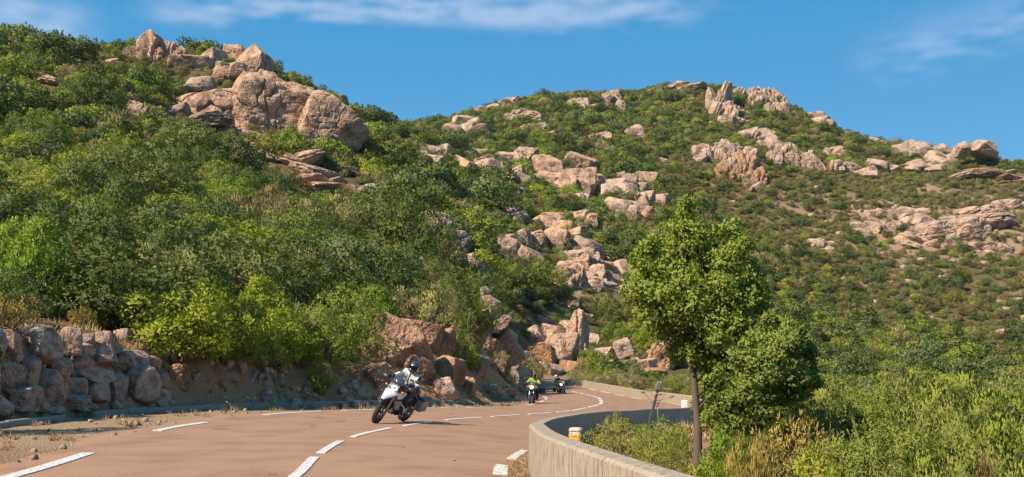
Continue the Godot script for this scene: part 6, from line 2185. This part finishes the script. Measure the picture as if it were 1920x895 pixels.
func build_traffic() -> void:
	M.rubber = plain_mat(lin(0.022, 0.021, 0.021), 0.85)
	M.alloy = plain_mat(lin(0.42, 0.42, 0.43), 0.35, 0.9)
	M.dark_alloy = plain_mat(lin(0.05, 0.05, 0.052), 0.4, 0.6)
	M.steel = plain_mat(lin(0.38, 0.37, 0.36), 0.35, 0.9)
	M.chrome = plain_mat(lin(0.72, 0.72, 0.73), 0.12, 1.0)
	M.gold_fork = plain_mat(lin(0.40, 0.34, 0.25), 0.3, 0.9)
	M.black_metal = plain_mat(lin(0.022, 0.022, 0.024), 0.45, 0.3)
	M.black_plastic = plain_mat(lin(0.02, 0.02, 0.022), 0.42)
	M.engine = plain_mat(lin(0.07, 0.07, 0.072), 0.5, 0.6)
	M.seat = plain_mat(lin(0.018, 0.018, 0.018), 0.7)
	M.alloy_case = plain_mat(lin(0.30, 0.30, 0.31), 0.42, 0.8)
	M.silver = plain_mat(lin(0.45, 0.46, 0.48), 0.35, 0.7)
	M.amber = plain_mat(lin(0.7, 0.25, 0.02), 0.2)
	M.lens = plain_mat(lin(0.5, 0.52, 0.55), 0.08, 0.6)
	M.hivis = plain_mat(lin(0.30, 0.37, 0.05), 0.7)
	M.brown_leather = plain_mat(lin(0.045, 0.028, 0.02), 0.55)
	for q in [["white_paint", lin(0.72, 0.73, 0.74)], ["dark_paint", lin(0.03, 0.032, 0.036)], ["tan_paint", lin(0.34, 0.2, 0.11)], ["brown_paint", lin(0.16, 0.07, 0.03)]]:
		var m := plain_mat(q[1], 0.25)
		m.clearcoat_enabled = true
		m.clearcoat = 0.7
		m.clearcoat_roughness = 0.08
		M[q[0]] = m
	var sc := plain_mat(Color(0.25, 0.28, 0.3, 0.35), 0.08)
	sc.transparency = BaseMaterial3D.TRANSPARENCY_ALPHA
	M.screen = sc
	var hl := plain_mat(lin(0.9, 0.88, 0.8), 0.1)
	hl.emission_enabled = true
	hl.emission = Color(1.0, 0.93, 0.78)
	hl.emission_energy_multiplier = 1.6
	M.headlamp = hl
	var lr := plain_mat(lin(0.8, 0.82, 0.85), 0.1)
	lr.emission_enabled = true
	lr.emission = Color(0.95, 0.97, 1.0)
	lr.emission_energy_multiplier = 0.9
	M.lit_ring = lr
	var place := func(px: float, py: float, d: float, yaw: float, lean: float) -> Transform3D:
		# the wheels' line on the road stands at this point; lean tips the top toward +x
		return Transform3D((Basis(Vector3.UP, deg_to_rad(yaw)) * Basis(Vector3.BACK, deg_to_rad(-lean))).scaled(Vector3.ONE * 0.94), P(px, py, d))
	var t1: Transform3D = place.call(729, 791.5, 24.0, -20.0, 27.0)
	var t2: Transform3D = place.call(997, 760.5, 49.6, -8.0, 5.0)
	var t3: Transform3D = place.call(1055, 742.5, 73.0, 12.0, -19.0)
	for q in [t1, t2, t3]: print("bike at ", q.origin, " ", to_px(q.origin))
	motorcycle(0, t1, "white adventure motorcycle with silver side cases leaning into the bend, nearest of the three".replace(", nearest of the three", " ahead of the others"))
	rider(0, t1, "person in white and black jacket and dark helmet riding the white motorcycle")
	motorcycle(1, t2, "black and tan motorcycle with lit round headlight and one boxy side case")
	rider(1, t2, "person in yellow high visibility jacket and black helmet riding the second motorcycle")
	motorcycle(2, t3, "brown and chrome touring motorcycle with saddle bags leaning through the far bend")
	rider(2, t3, "person in black jacket and white helmet riding the touring motorcycle")

# ------------------------------------------------------------------ things beside the road
func build_roadside_things() -> void:
	# kilometre stone: white block with a yellow top half, worn
	var d := 16.6
	var base := on_ground(1080, d)
	var top := P(1080, 802, d)
	var h := top.y - base.y
	var s := thing("milestone", base, "small weathered white and yellow roadside stone behind the parapet", "milestone")
	s.rotation.y = -0.35
	var prof := PackedVector3Array()
	var g := G.new()
	g.box(Vector3(0, h * 0.5 - 0.1, 0), Vector3(0.205, h - 0.12 + 0.2, 0.16), Basis(), 0.02)
	var chipped := noise_tex(41, 0.05, 4, [[0.0, Color(0.35, 0.3, 0.27)], [0.35, Color(0.6, 0.55, 0.5)], [0.42, Color(0.95, 0.93, 0.9)], [1.0, Color(1, 1, 1)]], 256)
	mi("block", g.done(), world_tex(plain_mat(lin(0.62, 0.57, 0.52), 0.8), chipped, 2.5), s)
	var c := G.new()
	c.box(Vector3(0, h - 0.045, 0), Vector3(0.218, 0.09, 0.172), Basis(), 0.03)
	mi("cap", c.done(), world_tex(plain_mat(lin(0.60, 0.54, 0.48), 0.8), chipped, 3.1), s)
	var yb := G.new()
	yb.box(Vector3(-0.012, h - 0.21, 0.004), Vector3(0.19, 0.20, 0.164), Basis(), 0.012)
	mi("yellow_band", yb.done(), world_tex(plain_mat(lin(0.72, 0.42, 0.03), 0.7), chipped, 2.2), s)
	# leaning grey delineator post with a box head
	var b := P(1216, 800, 21.0)
	var tp := P(1236, 722, 20.6)
	var post := thing("marker_post", b, "thin grey post with a square reflector head leaning among the shrubs", "marker post")
	var dir := (tp - b).normalized()
	var side := dir.cross(Vector3.BACK).normalized()
	var bs := Basis(side, dir, side.cross(dir))
	var L := b.distance_to(tp)
	var p := G.new()
	p.box(dir * (L * 0.36), Vector3(0.055, L * 1.1, 0.03), bs, 0.006)
	mi("post", p.done(), plain_mat(lin(0.12, 0.11, 0.105), 0.8), post)
	var hd := G.new()
	hd.box(dir * (L - 0.03), Vector3(0.12, 0.21, 0.06), bs, 0.015)
	var head := mi("reflector_head", hd.done(), plain_mat(lin(0.17, 0.155, 0.14), 0.7), post)
	var rf := G.new()
	rf.box(dir * (L - 0.03) + bs.z * 0.032, Vector3(0.085, 0.15, 0.006), bs, 0.002)
	mi("plate", rf.done(), plain_mat(lin(0.24, 0.22, 0.20), 0.4), head)
	# dried umbel stalk beside it
	var u := thing("wild_fennel", on_ground(1232, 19.0), "dried wild fennel stalk with flat heads beside the leaning post", "plant")
	var st := G.new()
	var at := P(1232, 752, 19.0) - u.position
	st.tube([Vector3(0, -0.05, 0), at * 0.5 + Vector3(0.03, 0, 0), at], [0.012, 0.009, 0.006], 6)
	for i in 9:
		var a := TAU * i / 9.0
		var e := at + Vector3(cos(a) * 0.28, 0.06 + 0.14 * absf(sin(a * 2.0)), sin(a) * 0.2)
		st.tube([at + Vector3(0, -0.06 * (i % 3), 0), e], [0.006, 0.003], 5)
		for k in 8:
			var q := TAU * k / 8.0
			st.tube([e, e + Vector3(cos(q) * 0.05, 0.03, sin(q) * 0.05)], [0.004, 0.010], 4)
	mi("stalk", st.done(), plain_mat(lin(0.22, 0.17, 0.08), 0.9), u)
	# white marker by the end of the far parapet
	var w := thing("bollard", on_ground(1284, 47.5), "short white marker block where the two parapets meet", "bollard")
	var wg := G.new()
	wg.box(Vector3(0, 0.3, 0), Vector3(0.30, 0.75, 0.2), Basis(), 0.04)
	mi("block", wg.done(), plain_mat(lin(0.66, 0.62, 0.57), 0.8), w)
	# dry stalks and bare limbs
	var ds := thing("dry_stalks", on_ground(108, 25.4), "bundle of tall dry brown stalks on top of the boulder wall", "plant")
	var dg := G.new()
	for i in 9:
		var x := rng.randf_range(-0.09, 0.09)
		dg.tube([Vector3(x, -0.1, rng.randf_range(-0.08, 0.08)), Vector3(x * 1.2, 0.45, 0), Vector3(x * 1.6 + rng.randf_range(-0.04, 0.04), rng.randf_range(0.6, 0.95), 0)], [0.018, 0.022, 0.008], 6)
	mi("stalks", dg.done(), plain_mat(lin(0.28, 0.15, 0.075), 0.9), ds)
	for q in [[150, 300, 60.0, 1.6, "bleached dead branch poking out of the shrubs high on the near slope"], [1203, 590, 142.0, 4.0, "pale dead branch beside the pink block above the terrace"], [545, 590, 37.0, 1.7, "grey bare branches showing through the wide olive bush"]]:
		var bp := P(q[0], q[1], q[2])
		bp.y = minf(bp.y, ground(bp.x, bp.z) + 0.4) if q[2] > 20.0 else bp.y - 0.6
		var br := thing("dead_branch", bp, q[4], "branch", "bare branches")
		var bg := G.new()
		var n: float = q[3]
		for i in 7:
			var m := Vector3(rng.randfn() * 0.25, rng.randf_range(0.35, 0.6), rng.randfn() * 0.2) * n
			var e := m + Vector3(rng.randfn() * 0.3, rng.randf_range(0.2, 0.6), rng.randfn() * 0.2) * n
			bg.tube([Vector3.ZERO, m, e], [0.03 * sqrt(n), 0.02 * sqrt(n), 0.006], 6)
			bg.tube([m, m + Vector3(rng.randfn() * 0.3, 0.25, rng.randfn() * 0.2) * n], [0.014 * sqrt(n), 0.005], 5)
		mi("branch", bg.done(), M.twig, br)
